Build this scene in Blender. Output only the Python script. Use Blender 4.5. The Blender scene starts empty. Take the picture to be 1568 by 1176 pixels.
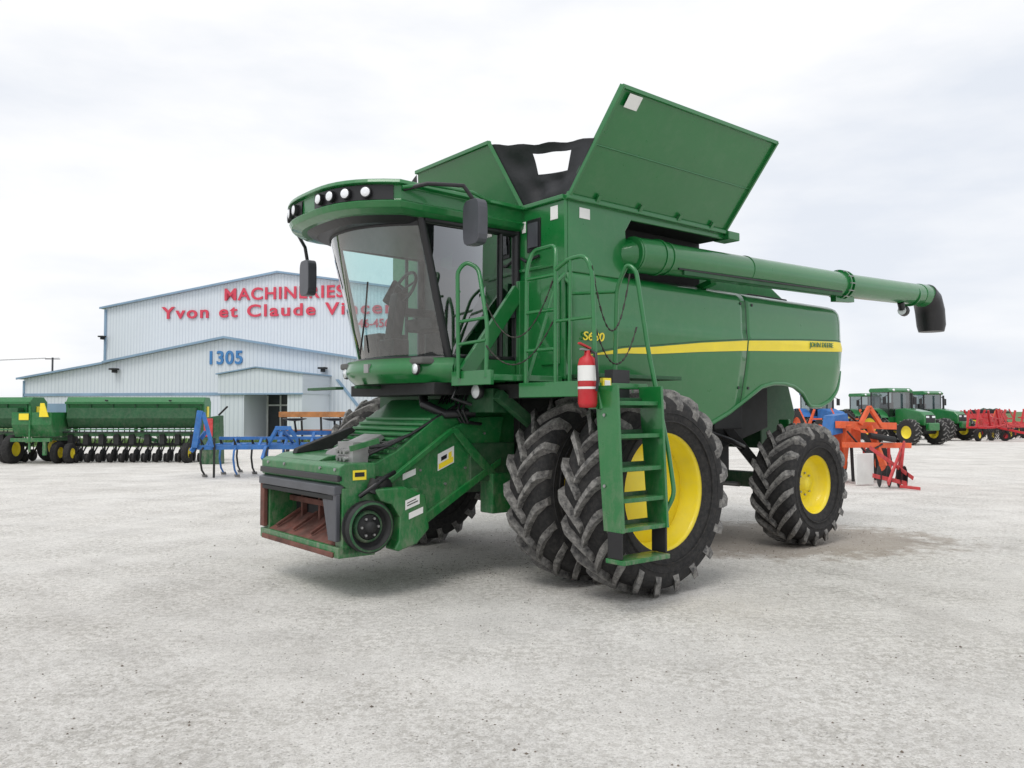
import bpy, bmesh, math, random
from mathutils import Vector, Matrix
random.seed(7)
scene = bpy.context.scene
COL = scene.collection

# ------------------------------------------------------------------ materials
def mat(name, col, rough=0.5, metal=0.0, var=0.15, vscale=4.0, bump=0.0, bscale=60.0, dust=0.0, coat=0.0, dustcol=(0.45,0.42,0.36), d0=0.42, d1=0.75, dscale=3.1, low=0.0):
    m = bpy.data.materials.new(name); m.use_nodes = True
    nt = m.node_tree; n = nt.nodes; l = nt.links
    b = n['Principled BSDF']
    b.inputs['Roughness'].default_value = rough
    b.inputs['Metallic'].default_value = metal
    b.inputs['Coat Weight'].default_value = coat
    b.inputs['Coat Roughness'].default_value = 0.08
    tc = n.new('ShaderNodeTexCoord')
    no = n.new('ShaderNodeTexNoise'); no.inputs['Scale'].default_value = vscale; no.inputs['Detail'].default_value = 6
    l.new(tc.outputs['Object'], no.inputs['Vector'])
    cr = n.new('ShaderNodeValToRGB')
    cr.color_ramp.elements[0].position = 0.3; cr.color_ramp.elements[1].position = 0.7
    cr.color_ramp.elements[0].color = (*[c*(1-var) for c in col], 1)
    cr.color_ramp.elements[1].color = (*[min(1, c*(1+var)) for c in col], 1)
    l.new(no.outputs['Fac'], cr.inputs['Fac'])
    out = cr.outputs['Color']
    if dust > 0:
        n2 = n.new('ShaderNodeTexNoise'); n2.inputs['Scale'].default_value = vscale*dscale; n2.inputs['Detail'].default_value = 9
        n2.inputs['Roughness'].default_value = 0.75
        l.new(tc.outputs['Object'], n2.inputs['Vector'])
        mr = n.new('ShaderNodeMapRange'); mr.inputs[1].default_value = d0; mr.inputs[2].default_value = d1
        mr.inputs[3].default_value = 0.0; mr.inputs[4].default_value = dust
        l.new(n2.outputs['Fac'], mr.inputs[0])
        mx = n.new('ShaderNodeMix'); mx.data_type = 'RGBA'
        l.new(mr.outputs[0], mx.inputs[0]); l.new(out, mx.inputs[6]); mx.inputs[7].default_value = (*dustcol, 1)
        out = mx.outputs[2]
        rr = n.new('ShaderNodeMapRange'); rr.inputs[1].default_value = 0.3; rr.inputs[2].default_value = 0.8
        rr.inputs[3].default_value = rough; rr.inputs[4].default_value = min(1, rough+0.25)
        l.new(n2.outputs['Fac'], rr.inputs[0]); l.new(rr.outputs[0], b.inputs['Roughness'])
        if low > 0:   # road dirt that gathers low on the machine
            sx = n.new('ShaderNodeSeparateXYZ'); l.new(tc.outputs['Object'], sx.inputs[0])
            hz = n.new('ShaderNodeMapRange'); hz.inputs[1].default_value = 1.7; hz.inputs[2].default_value = 0.4; hz.inputs[3].default_value = 0; hz.inputs[4].default_value = 1
            l.new(sx.outputs['Z'], hz.inputs[0])
            n4 = n.new('ShaderNodeTexNoise'); n4.inputs['Scale'].default_value = 9; n4.inputs['Detail'].default_value = 9; n4.inputs['Roughness'].default_value = .8
            mp = n.new('ShaderNodeMapping'); mp.inputs['Scale'].default_value = (1,1,.45); l.new(tc.outputs['Object'], mp.inputs['Vector']); l.new(mp.outputs[0], n4.inputs['Vector'])
            m4 = n.new('ShaderNodeMapRange'); m4.inputs[1].default_value = .45; m4.inputs[2].default_value = .66; m4.inputs[3].default_value = .0; m4.inputs[4].default_value = low
            l.new(n4.outputs['Fac'], m4.inputs[0])
            mu = n.new('ShaderNodeMath'); mu.operation = 'MULTIPLY'; l.new(hz.outputs[0], mu.inputs[0]); l.new(m4.outputs[0], mu.inputs[1])
            m5 = n.new('ShaderNodeMix'); m5.data_type = 'RGBA'; l.new(mu.outputs[0], m5.inputs[0]); l.new(out, m5.inputs[6]); m5.inputs[7].default_value = (.26,.235,.19,1)
            out = m5.outputs[2]
    l.new(out, b.inputs['Base Color'])
    if bump > 0:
        n3 = n.new('ShaderNodeTexNoise'); n3.inputs['Scale'].default_value = bscale; n3.inputs['Detail'].default_value = 4
        l.new(tc.outputs['Object'], n3.inputs['Vector'])
        bp = n.new('ShaderNodeBump'); bp.inputs['Strength'].default_value = bump; bp.inputs['Distance'].default_value = 0.01
        l.new(n3.outputs['Fac'], bp.inputs['Height']); l.new(bp.outputs['Normal'], b.inputs['Normal'])
    return m

GREEN = mat('green_paint', (0.005,0.150,0.030), 0.25, var=0.06, vscale=0.9, dust=0.07, coat=0.6, dscale=6, d0=.48, d1=.8, low=.5)
GREEN2 = mat('green_paint_worn', (0.007,0.145,0.033), 0.36, var=0.10, vscale=5.0, dust=0.18, coat=0.2, d0=.5, d1=.8, low=.75)
GREEND = mat('green_paint_dark', (0.006,0.075,0.022), 0.5, var=0.15, vscale=3.0, dust=0.12, low=.5)  # darker green for axles, inner walls, ribs and small parts
YEL = mat('yellow_paint', (0.88,0.70,0.02), 0.4, var=0.05, dust=0.12, coat=0.2)
RUB = mat('tyre_rubber', (0.011,0.011,0.012), 0.8, var=0.25, vscale=6, dust=0.35, bump=0.3, dustcol=(0.13,0.12,0.11))
RUBL = mat('tyre_lug_rubber', (0.04,0.04,0.041), 0.75, var=0.25, vscale=5, dust=0.95, bump=0.2, dustcol=(0.28,0.27,0.255), d0=.36, d1=.62)
BLK = mat('black_plastic', (0.012,0.012,0.014), 0.4, var=0.2)
BLKM = mat('black_frame', (0.012,0.013,0.014), 0.6, var=0.3, dust=0.2, dustcol=(0.10,0.095,0.085))
TARP = mat('black_tarp', (0.016,0.017,0.020), 0.6, var=0.4, vscale=3, bump=1.0, bscale=6)
GREY = mat('grey_plastic', (0.065,0.068,0.08), 0.4)
STEEL = mat('bare_steel', (0.33,0.33,0.33), 0.4, metal=0.7, var=0.3, dust=0.2)
RUST = mat('rusty_steel', (0.13,0.045,0.033), 0.75, var=0.5, vscale=5, dust=0.4, dustcol=(0.22,0.17,0.14))
WHITE = mat('white_sticker', (0.78,0.78,0.76), 0.5, var=0.06)
RED = mat('red_paint', (0.50,0.012,0.02), 0.4, var=0.12, dust=0.08)
ORANGE = mat('orange_paint', (0.72,0.10,0.02), 0.5, var=0.2, dust=0.2)
REDP = mat('faded_red_paint', (0.50,0.035,0.04), 0.5, var=0.2, dust=0.2)
BLUE = mat('blue_paint', (0.02,0.14,0.42), 0.45, var=0.2, dust=0.15)
OCHRE = mat('ochre_paint', (0.38,0.15,0.04), 0.55, var=0.3, dust=.2)
SEAT = mat('seat_fabric', (0.022,0.022,0.024), 0.9)
CREAM = mat('cab_trim', (0.11,0.11,0.105), 0.7)
LAMP = mat('lamp_lens', (0.8,0.82,0.85), 0.08, var=0.05, coat=1.0)
CHAIN = mat('chain_steel', (0.05,0.045,0.04), 0.5, metal=0.6)

def glass_mat(name, tint, refl=0.9, k=1.3, a=0.02):
    m = bpy.data.materials.new(name); m.use_nodes = True
    nt = m.node_tree; n = nt.nodes; l = nt.links
    n.remove(n['Principled BSDF']); out = n['Material Output']
    tr = n.new('ShaderNodeBsdfTransparent'); tr.inputs['Color'].default_value = (*tint, 1)
    gl = n.new('ShaderNodeBsdfGlossy'); gl.inputs['Roughness'].default_value = 0.03
    gl.inputs['Color'].default_value = (refl, refl, refl, 1)
    fr = n.new('ShaderNodeFresnel'); fr.inputs['IOR'].default_value = 1.6
    ma = n.new('ShaderNodeMath'); ma.operation = 'MULTIPLY_ADD'; ma.inputs[1].default_value = k; ma.inputs[2].default_value = a
    ma.use_clamp = True
    l.new(fr.outputs[0], ma.inputs[0])
    mx = n.new('ShaderNodeMixShader'); l.new(ma.outputs[0], mx.inputs[0]); l.new(tr.outputs[0], mx.inputs[1]); l.new(gl.outputs[0], mx.inputs[2])
    l.new(mx.outputs[0], out.inputs['Surface'])
    return m
GLASS = glass_mat('cab_glass', (0.72,0.88,0.88), k=1.9, a=.05)
GLASSF = glass_mat('far_window_glass', (0.66,0.86,0.86))
GLASSD = glass_mat('door_glass', (0.22,0.27,0.27), k=1.8, a=.06)

# ------------------------------------------------------------------ builder
class B:
    def __init__(s, tf=None):
        s.v=[]; s.f=[]; s.m=[]; s.sm=[]; s.mats=[]; s.tf = tf or (lambda p: p)
    def mi(s, m):
        if m not in s.mats: s.mats.append(m)
        return s.mats.index(m)
    def add(s, vs, fs, m, smooth=False):
        o=len(s.v); s.v += [tuple(s.tf(tuple(p))) for p in vs]
        k=s.mi(m)
        for f in fs:
            s.f.append([o+i for i in f]); s.m.append(k); s.sm.append(smooth)
    def box(s,x0,x1,y0,y1,z0,z1,m):
        vs=[(x,y,z) for x in (x0,x1) for y in (y0,y1) for z in (z0,z1)]
        s.add(vs,[(0,1,3,2),(4,6,7,5),(0,4,5,1),(2,3,7,6),(0,2,6,4),(1,5,7,3)],m)
    def bar(s,p,q,w,h,m,up=(0,0,1)):
        p=Vector(p);q=Vector(q);d=(q-p).normalized();u=Vector(up)
        if abs(d.dot(u))>0.95: u=Vector((1,0,0))
        a=d.cross(u).normalized();b=a.cross(d).normalized()
        vs=[]
        for c in (p,q):
            for i,j in((-1,-1),(1,-1),(1,1),(-1,1)): vs.append(tuple(c+a*i*w/2+b*j*h/2))
        s.add(vs,[(0,1,2,3),(7,6,5,4),(0,4,5,1),(1,5,6,2),(2,6,7,3),(3,7,4,0)],m)
    def prism(s,poly,y0,y1,m,axis='y'):
        n=len(poly)
        if axis=='y': vs=[(a,y0,b) for a,b in poly]+[(a,y1,b) for a,b in poly]
        elif axis=='x': vs=[(y0,a,b) for a,b in poly]+[(y1,a,b) for a,b in poly]
        else: vs=[(a,b,y0) for a,b in poly]+[(a,b,y1) for a,b in poly]
        fs=[tuple(range(n)),tuple(range(2*n-1,n-1,-1))]+[(i,(i+1)%n,n+(i+1)%n,n+i) for i in range(n)]
        s.add(vs,fs,m)
    def tube(s,path,r,m,n=8,smooth=True,caps=True):
        P=[Vector(p) for p in path]; R = r if isinstance(r,(list,tuple)) else [r]*len(P)
        vs=[];prev=None
        for i,p in enumerate(P):
            if i==0: d=P[1]-P[0]
            elif i==len(P)-1: d=P[-1]-P[-2]
            else: d=(P[i+1]-P[i]).normalized()+(P[i]-P[i-1]).normalized()
            d.normalize()
            if prev is None:
                u=Vector((0,0,1)) if abs(d.z)<0.9 else Vector((1,0,0))
                a=d.cross(u).normalized()
            else:
                a=(prev-d*prev.dot(d)).normalized()
            prev=a; b=d.cross(a)
            for k in range(n):
                t=2*math.pi*k/n
                vs.append(tuple(p+a*math.cos(t)*R[i]+b*math.sin(t)*R[i]))
        fs=[]
        for i in range(len(P)-1):
            for k in range(n):
                fs.append((i*n+k,i*n+(k+1)%n,(i+1)*n+(k+1)%n,(i+1)*n+k))
        s.add(vs,fs,m,smooth)
        if caps:
            s.add(vs[:n],[tuple(range(n))],m); s.add(vs[-n:],[tuple(range(n))],m)
    def lathe(s,prof,c,m,n=48,axis='y',smooth=True,ang=(0,2*math.pi)):
        full = abs(ang[1]-ang[0]-2*math.pi)<1e-6
        nn = n if full else n+1
        vs=[]
        for r,o in prof:
            for k in range(nn):
                t=ang[0]+(ang[1]-ang[0])*k/n
                if axis=='y': vs.append((c[0]+r*math.cos(t),c[1]+o,c[2]+r*math.sin(t)))
                elif axis=='x': vs.append((c[0]+o,c[1]+r*math.cos(t),c[2]+r*math.sin(t)))
                else: vs.append((c[0]+r*math.cos(t),c[1]+r*math.sin(t),c[2]+o))
        fs=[]
        for i in range(len(prof)-1):
            for k in range(n if full else nn-1):
                k2=(k+1)%nn
                fs.append((i*nn+k,i*nn+k2,(i+1)*nn+k2,(i+1)*nn+k))
        s.add(vs,fs,m,smooth)
    def grid(s,fn,nu,nv,m,smooth=True):
        vs=[fn(i/nu,j/nv) for i in range(nu+1) for j in range(nv+1)]
        fs=[(i*(nv+1)+j,(i+1)*(nv+1)+j,(i+1)*(nv+1)+j+1,i*(nv+1)+j+1) for i in range(nu) for j in range(nv)]
        s.add(vs,fs,m,smooth)
    def finish(s,name,parent=None,bevel=0.0,loc=None,rotz=0.0,seg=2,solid=0.0,merge=False):
        me=bpy.data.meshes.new(name); me.from_pydata(s.v,[],s.f)
        for m in s.mats: me.materials.append(m)
        for p,k,sm in zip(me.polygons,s.m,s.sm): p.material_index=k; p.use_smooth=sm
        bm=bmesh.new(); bm.from_mesh(me)
        if merge: bmesh.ops.remove_doubles(bm,verts=bm.verts,dist=0.0005)
        bmesh.ops.recalc_face_normals(bm,faces=bm.faces); bm.to_mesh(me); bm.free()
        ob=bpy.data.objects.new(name,me); COL.objects.link(ob)
        if parent: ob.parent=parent
        if loc is not None: ob.location=loc
        ob.rotation_euler[2]=rotz
        if solid: 
            md=ob.modifiers.new('s','SOLIDIFY'); md.thickness=solid; md.offset=0
        if bevel:
            md=ob.modifiers.new('b','BEVEL'); md.width=bevel; md.segments=seg; md.limit_method='ANGLE'; md.angle_limit=math.radians(40)
            md.harden_normals=False
        return ob

def empty(name,loc,rotz=0.0):
    e=bpy.data.objects.new(name,None); COL.objects.link(e); e.location=loc; e.rotation_euler[2]=rotz; e.empty_display_size=0.3
    return e

def text(name,body,parent,loc,rot,size,m,xs=1.0,off=0.0,ext=0.004,shear=0.0,spacing=1.0):
    cu=bpy.data.curves.new(name,'FONT'); cu.body=body; cu.size=size; cu.extrude=ext; cu.offset=off; cu.shear=shear
    cu.space_character=spacing
    cu.materials.append(m)
    ob=bpy.data.objects.new(name,cu); COL.objects.link(ob); ob.parent=parent; ob.location=loc; ob.rotation_euler=rot
    ob.scale=(xs,1,1)
    return ob

def lerp(a,b,t): return a+(b-a)*t
def interp(tab,x):
    if x<=tab[0][0]: return tab[0][1]
    for (a,b),(c,d) in zip(tab,tab[1:]):
        if x<=c: return lerp(b,d,(x-a)/(c-a))
    return tab[-1][1]

# ------------------------------------------------------------------ tyre with chevron lugs
def tyre(b,sc,lc,R,w,rr,out,lugs=22,lug_h=0.045,sides=64):
    Rc=R-lug_h
    prof=[(rr,-w*0.40),(rr+0.03,-w*0.44),(lerp(rr,Rc,0.45),-w*0.505),(lerp(rr,Rc,0.75),-w*0.495),(Rc-0.045,-w*0.45),(Rc-0.008,-w*0.36),(Rc,0),
          (Rc-0.008,w*0.36),(Rc-0.045,w*0.45),(lerp(rr,Rc,0.75),w*0.495),(lerp(rr,Rc,0.45),w*0.505),(rr+0.03,w*0.44),(rr,w*0.40)]
    b.lathe(prof,(sc,lc,R),RUB,n=sides)
    for sd in (-1,1):
        for f in (.30,.52): 
            r0=lerp(rr,Rc,f); b.lathe([(r0-.008,sd*w*.497),(r0-.004,sd*(w*.5+.007)),(r0+.004,sd*(w*.5+.007)),(r0+.008,sd*w*.497)],(sc,lc,R),RUB,n=sides)
    rad=lambda y: interp([(0,Rc),(w*0.36,Rc-0.008),(w*0.45,Rc-0.045),(w*0.50,Rc-0.14)],abs(y))
    for side in (-1,1):
        for k in range(lugs):
            t0=2*math.pi*(k+(0.5 if side>0 else 0))/lugs
            pts=[]
            for i in range(9):
                f=i/8
                y=lerp(-0.015,w*0.525,f)
                th=t0-0.37*(f**0.85)*(w/0.53)*(0.95/R)
                half=lerp(0.032,0.048,f)/R*0.95
                rt=interp([(0,R),(w*0.40,R-0.008),(w*0.47,R-0.035),(w*0.53,R-0.15)],abs(y))
                rb=rad(y)-0.01
                yy=side*y; yb=side*min(y,w*0.49)
                def P(r,t,y_): return (sc+r*math.cos(t),lc+y_,R+r*math.sin(t))
                pts.append([P(rb,th-half*1.3,yb),P(rt,th-half*0.85,yy),P(rt,th+half*0.85,yy),P(rb,th+half*1.3,yb)])
            vs=[p for q in pts for p in q]; fs=[]
            for i in range(8):
                for j in range(3): fs.append((i*4+j,(i+1)*4+j,(i+1)*4+j+1,i*4+j+1))
            fs+= [(0,1,2,3),(35,34,33,32)]
            b.add(vs,fs,RUBL)

# =================================================================== COMBINE
OX,OY=-0.195,9.664
comb=empty('combine_harvester',(OX,OY,0),math.radians(39.48))
MT=lambda p:(p[0],-p[1],p[2])   # (s,lat,z) -> local
def MB(): return B(MT)

# ---- body shell
LATP=[(1.40,1.48),(1.9,1.585),(2.35,1.665),(2.62,1.69),(2.70,1.672),(3.0,1.665),(3.10,1.65),(3.16,1.61),(3.19,1.55)]
def latf(s,z):
    a=interp(LATP,z)
    if s>4.7: a-=0.9*((s-4.7)/1.0)**2
    return a
BOT=[(-.40,1.50),(2.05,1.56),(2.40,1.70),(2.72,1.875),(3.0,2.03),(3.25,2.08),(3.5,2.085),(3.75,2.05),(3.98,1.96),(4.12,1.85),(4.22,1.79),(4.47,1.79),(4.7,1.87),(4.95,2.05),(5.10,2.25),(5.18,2.6)]
for sgn,nm in((1,'left'),(-1,'right')):
    b=MB()
    for s0,s1,n in((-.40,2.60,24),(2.62,5.18,40)):
        b.grid(lambda u,v:(lambda s:(lambda z:(s,sgn*latf(s,z),z))(lerp(interp(BOT,s),3.19,v)))(lerp(s0,s1,u)),n,40,GREEN)
    b.finish('side_panel_'+nm,comb,solid=0.02)
    b=MB()
    zt=[(-.12,2.30,2.306),(0.4,2.345,2.40),(.867,2.358,2.436),(1.7,2.42,2.525),(2.596,2.475,2.60)]
    zt2=[(2.625,2.475,2.60),(3.8,2.525,2.665),(4.7,2.56,2.70),(5.1,2.58,2.70)]
    for tab,n in((zt,30),(zt2,30)):
        def fn(u,v):
            s=lerp(tab[0][0],tab[-1][0],u)
            z0=interp([(a,c) for a,c,d in tab],s);z1=interp([(a,d) for a,c,d in tab],s)
            z=lerp(z0,z1,v); return (s,sgn*(latf(s,z)+0.016),z)
        b.grid(fn,n,8,YEL)
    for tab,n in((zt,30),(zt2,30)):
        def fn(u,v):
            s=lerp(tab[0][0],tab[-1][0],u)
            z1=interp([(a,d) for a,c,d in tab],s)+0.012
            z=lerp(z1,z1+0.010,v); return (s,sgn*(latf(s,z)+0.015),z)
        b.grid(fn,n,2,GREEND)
    b.finish('stripe_'+nm,comb)
    b=MB()
    b.tube([(s,sgn*(latf(s,interp(BOT,s))+0.012),interp(BOT,s)+0.01) for s in [2.05+i*0.06 for i in range(52)]],0.028,GREEN)
    b.tube([(2.61,sgn*(latf(2.6,z)-0.006),z) for z in [1.84,2.0,2.2,2.4,2.6,2.8,3.0,3.1]],0.014,BLK)
    for s,z in((2.52,2.02),(2.72,2.02),(2.50,3.05),(2.74,3.05)):
        a=latf(s,z); b.tube([(s,sgn*(a),z),(s,sgn*(a+.02),z)],.018,BLK,n=10)
    b.finish('panel_trim_'+nm,comb)
b=MB()
b.box(4.9,5.10,-1.40,1.40,2.3,3.15,GREEN)
b.box(2.28,5.05,-1.52,1.52,3.10,3.185,GREEN2)
b.box(-.36,.45,-1.60,1.60,3.0,3.17,GREEN2)
b.prism([(2.3,3.18),(2.3,3.70),(2.9,3.72),(3.3,3.62),(4.3,3.50),(4.9,3.22)],-1.25,0.95,GREEN2)
b.box(2.5,2.95,0.5,1.0,3.70,3.80,GREEN)
b.box(3.0,3.9,1.05,1.45,3.18,3.25,BLKM)
b.prism([(4.3,1.2),(4.3,2.2),(5.0,2.2),(5.2,1.7),(5.0,1.2)],-.75,.75,GREEND)
b.finish('rear_hood_and_deck',comb,bevel=0.02)
b=MB()
b.box(-.3,4.5,-1.38,1.38,2.15,3.05,BLKM)
b.prism([(-.3,1.25),(-.3,2.15),(4.4,2.15),(4.4,1.5),(3.0,1.15),(1.2,1.0)],-.80,.80,BLKM)
b.box(-.3,2.3,0.82,1.30,1.45,2.2,BLKM)
b.box(-.3,2.3,-1.30,-.82,1.45,2.2,BLKM)
b.box(2.6,3.2,.80,1.2,1.5,2.2,BLKM)
b.tube([(2.5,1.1,1.5),(3.0,1.15,1.35),(3.5,1.0,1.25)],.04,BLK)
b.box(2.0,2.5,.85,1.25,1.25,1.55,BLKM)
b.tube([(2.25,1.3,1.3),(2.25,1.42,1.3)],.16,BLKM,n=20)
b.finish('chassis',comb,bevel=0.02)
b=MB()
b.tube([(0,-2.1,.975),(0,2.1,.975)],0.13,GREEND,n=16)
for sg in(1,-1):
    b.box(-.28,.28,sg*.80-.14,sg*.80+.14,.72,1.6,GREEND)
    b.lathe([(.0,-.2),(.30,-.2),(.34,-.1),(.34,.1),(.30,.2),(0,.2)],(0,sg*1.08,.975),GREEND,n=24)
b.box(-.12,.12,-1.2,1.2,1.05,1.35,GREEND)
b.box(-.95,-.35,.50,.78,1.0,1.40,GREEND)
b.box(-.70,-.45,.62,.84,.66,1.08,GREEN2)
b.bar((3.73,-1.4,.80),(3.73,1.4,.80),.22,.20,GREEND)
b.box(3.5,3.95,-.45,.45,.72,1.3,BLKM)
for sg in(1,-1):
    b.tube([(3.73,sg*1.3,.80),(3.73,sg*1.5,.79)],.16,BLKM,n=16)
    b.bar((3.3,sg*.7,1.7),(3.73,sg*1.1,.95),.12,.12,BLKM)
    b.tube([(3.4,sg*1.0,.75),(3.4,sg*.2,.75)],.035,STEEL)
    b.bar((4.0,sg*1.32,1.62),(4.0,sg*1.32,1.2),.16,.05,GREEN)
b.finish('axles',comb,bevel=0.012)

# ---- grain tank
b=MB()
b.box(-.42,-.38,-1.65,1.65,2.05,3.88,GREEN)
for sg in(1,-1):
    y0,y1=(1.61,1.65) if sg>0 else (-1.65,-1.61)
    b.prism([(-.38,3.14),(.40,3.14),(.50,3.28),(.47,3.66),(.56,3.79),(2.27,3.81),(2.27,3.88),(-.38,3.88)],y0,y1,GREEN)
    y0,y1=(1.20,1.24) if sg>0 else (-1.24,-1.20)
    b.box(.38,2.27,y0,y1,3.18,3.87,BLKM)  # auger recess wall coloured black, shade of the slot put into the colour
b.box(.36,.40,1.24,1.61,3.18,3.87,GREEND)
b.box(.36,.40,-1.61,-1.24,3.18,3.87,GREEND)
b.box(.40,2.27,1.24,1.61,3.82,3.86,BLKM)  # slot ceiling, black standing in for shade as on the recess wall
b.box(2.23,2.27,-1.6,1.2,3.2,3.88,GREEN)
b.box(-.38,2.23,-1.2,1.2,3.3,3.35,BLKM)
for sg in (1,-1):
    b.bar((-.42,sg*1.67,3.885),(2.33,sg*1.67,3.885),.07,.05,GREEN)
b.bar((-.42,-1.65,3.885),(-.42,1.65,3.885),.07,.05,GREEN)
b.box(-.46,-.42,.45,.55,2.1,3.8,GREEN)
b.box(-.44,-.42,.95,1.60,3.20,3.24,GREEN)
b.box(-.44,-.42,1.30,1.58,2.2,3.10,GREEN)
b.box(2.20,2.42,1.50,1.73,3.80,3.90,GREEN)
b.finish('grain_tank',comb,bevel=0.012)
b=MB()
b.box(-.435,-.42,1.08,1.29,3.40,3.74,BLK)
b.box(-.45,-.435,1.11,1.26,3.44,3.70,GREY)
b.box(-.427,-.42,.99,1.05,3.62,3.74,WHITE)
b.box(-.427,-.42,1.44,1.55,3.68,3.82,WHITE)
b.box(-.22,-.07,1.65,1.656,3.70,3.81,WHITE)
b.tube([(-.44,1.0,3.35),(-.46,1.1,3.30),(-.44,1.28,3.34)],.018,BLK)
b.finish('tank_front_fittings',comb,bevel=0.004)
# ---- tank extensions
b=MB()
def slab(q,m,th=0.03):
    q=[Vector(p) for p in q]; n=(q[1]-q[0]).cross(q[3]-q[0]).normalized()*th
    vs=[tuple(p) for p in q]+[tuple(p+n) for p in q]
    b.add(vs,[(0,1,2,3),(7,6,5,4),(0,4,5,1),(1,5,6,2),(2,6,7,3),(3,7,4,0)],m)
for sg in(1,-1):
    q=[(-.40,sg*1.67,3.90),(2.20,sg*1.67,3.90),(2.27,sg*2.35,4.83),(-.33,sg*2.35,4.83)]
    slab(q,GREEN)
    def on(u,v,o=0.0):
        p0=Vector(q[0]).lerp(Vector(q[1]),u);p1=Vector(q[3]).lerp(Vector(q[2]),u)
        return tuple(p0.lerp(p1,v)+Vector((0,sg*.81*o,-.59*o)))
    for v in (0.0,0.99): b.bar(on(0,v,.012),on(1,v,.012),.03,.04,GREEN)
    for u in (0.005,0.995): b.bar(on(u,0,.012),on(u,1,.012),.03,.04,GREEN)
    b.bar(on(0.01,.48,.004),on(.99,.48,.004),.014,.014,GREEN)
    if sg>0:
        a,c,d,e=on(.045,.84,.035),on(.115,.84,.035),on(.115,.96,.035),on(.045,.96,.035)
        slab([a,c,d,e],WHITE,0.004)
        for u in(.15,.4,.65,.88): b.bar(on(u,.0,.03),on(u,.07,.03),.05,.02,GREEN)
slab([(-.42,-1.0,3.90),(-.42,1.0,3.90),(-.65,.70,4.62),(-.65,-.70,4.62)],GREEN)
b.bar((-.655,-.72,4.62),(-.655,.72,4.62),.05,.04,GREEN)
b.bar((-.43,1.0,3.90),(-.66,.71,4.63),.04,.04,GREEN)
slab([(2.25,-1.0,3.90),(2.25,1.0,3.90),(2.45,.70,4.62),(2.45,-.70,4.62)],GREEN)
b.finish('tank_extension_panels',comb,bevel=0.006)
b=MB()
for sg in(1,-1):
  for fr in (0,1):
    A=Vector((-.42,sg*1.0,3.90)) if fr==0 else Vector((2.25,sg*1.0,3.90))
    Bq=Vector((-.40,sg*1.67,3.90)) if fr==0 else Vector((2.20,sg*1.67,3.90))
    C=Vector((-.37,sg*2.02,4.40)) if fr==0 else Vector((2.24,sg*2.02,4.40))
    D=Vector((-.65,sg*.72,4.60)) if fr==0 else Vector((2.45,sg*.72,4.60))
    N=20
    for i in range(N):
        for j in range(N):
            u0,u1,v0,v1=i/N,(i+1)/N,j/N,(j+1)/N
            if 8<=i<16 and 10<=j<17: continue
            def P(u,v):
                p=A.lerp(Bq,u).lerp(D.lerp(C,u),v)
                sag=math.sin(math.pi*u)*math.sin(math.pi*min(1,v))*.06
                top=-0.03*math.sin(math.pi*u)*v
                w=0.02*math.sin(u*17+v*7)+0.02*math.sin(v*13-u*5)
                if 7<=u*N<=17 and 9<=v*N<=18: w*=.2
                return (p.x+(sag+w*math.sin(math.pi*u)*(1-(.2*v)))*(1 if fr==0 else -1),p.y,p.z+top+0.008*math.sin(u*23)*v*v*v)
            b.add([P(u0,v0),P(u1,v0),P(u1,v1),P(u0,v1)],[(0,1,2,3)],TARP,True)
b.finish('corner_tarps',comb,merge=True)

# ---- unloading auger
b=MB()
AL=1.72
b.tube([(.36,1.30,3.40),(.52,1.5,3.41),(.62,1.66,3.41),(.78,AL,3.415)],[.17,.18,.19,.185],GREEN,n=24)
b.tube([(.52,AL-.04,3.41),(.86,AL,3.415)],.19,GREEN,n=28)
b.tube([(.86,AL,3.415),(4.80,AL,3.50)],.175,GREEN,n=32)
b.tube([(4.80,AL,3.50),(7.20,AL,3.58)],.168,GREEN,n=32)
for s,r in((.54,.198),(.86,.20),(1.0,.185),(2.5,.181),(4.74,.205),(4.84,.205),(6.9,.178)):
    z=3.415+(s-.86)*.0225
    b.tube([(s-.015,AL-(.04 if s<.6 else 0),z),(s+.015,AL-(.04 if s<.6 else 0),z)],r,GREEN,n=32)
for k in range(12):
    t=2*math.pi*k/12
    b.tube([(4.72,AL+.196*math.cos(t),3.502+.196*math.sin(t)),(4.86,AL+.196*math.cos(t),3.505+.196*math.sin(t))],.01,STEEL,n=6)
b.tube([(7.15,AL,3.58),(7.42,AL,3.58),(7.56,AL,3.52)],[.175,.19,.185],GREEN,n=24)
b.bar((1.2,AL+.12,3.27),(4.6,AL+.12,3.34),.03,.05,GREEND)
b.tube([(1.1,AL+.13,3.30),(3.0,AL+.14,3.335),(4.6,AL+.13,3.37)],.012,BLK,n=6)
b.bar((4.6,AL,3.30),(5.1,AL,3.33),.08,.10,GREEN)
b.bar((1.9,1.45,3.185),(1.9,AL,3.25),.10,.06,GREEN)
b.tube([(6.55,AL+.02,3.40),(6.6,AL+.02,3.30)],.05,BLK,n=12)
b.lathe([(0,-.03),(.07,-.03),(.085,.05),(.0,.05)],(6.62,AL+.02,3.28),BLK,n=12,axis='x')
b.lathe([(0,-.04),(.068,-.035)],(6.62,AL+.02,3.28),LAMP,n=12,axis='x')
b.box(2.2,2.6,1.35,1.60,3.55,3.66,GREEN)
b.finish('unloading_auger',comb)
b=MB()
b.tube([(7.38,AL,3.60),(7.52,AL,3.52),(7.60,AL,3.35),(7.64,AL,3.12),(7.64,AL,3.02)],[.20,.215,.22,.215,.19],BLK,n=20)
b.finish('auger_spout',comb)

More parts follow.
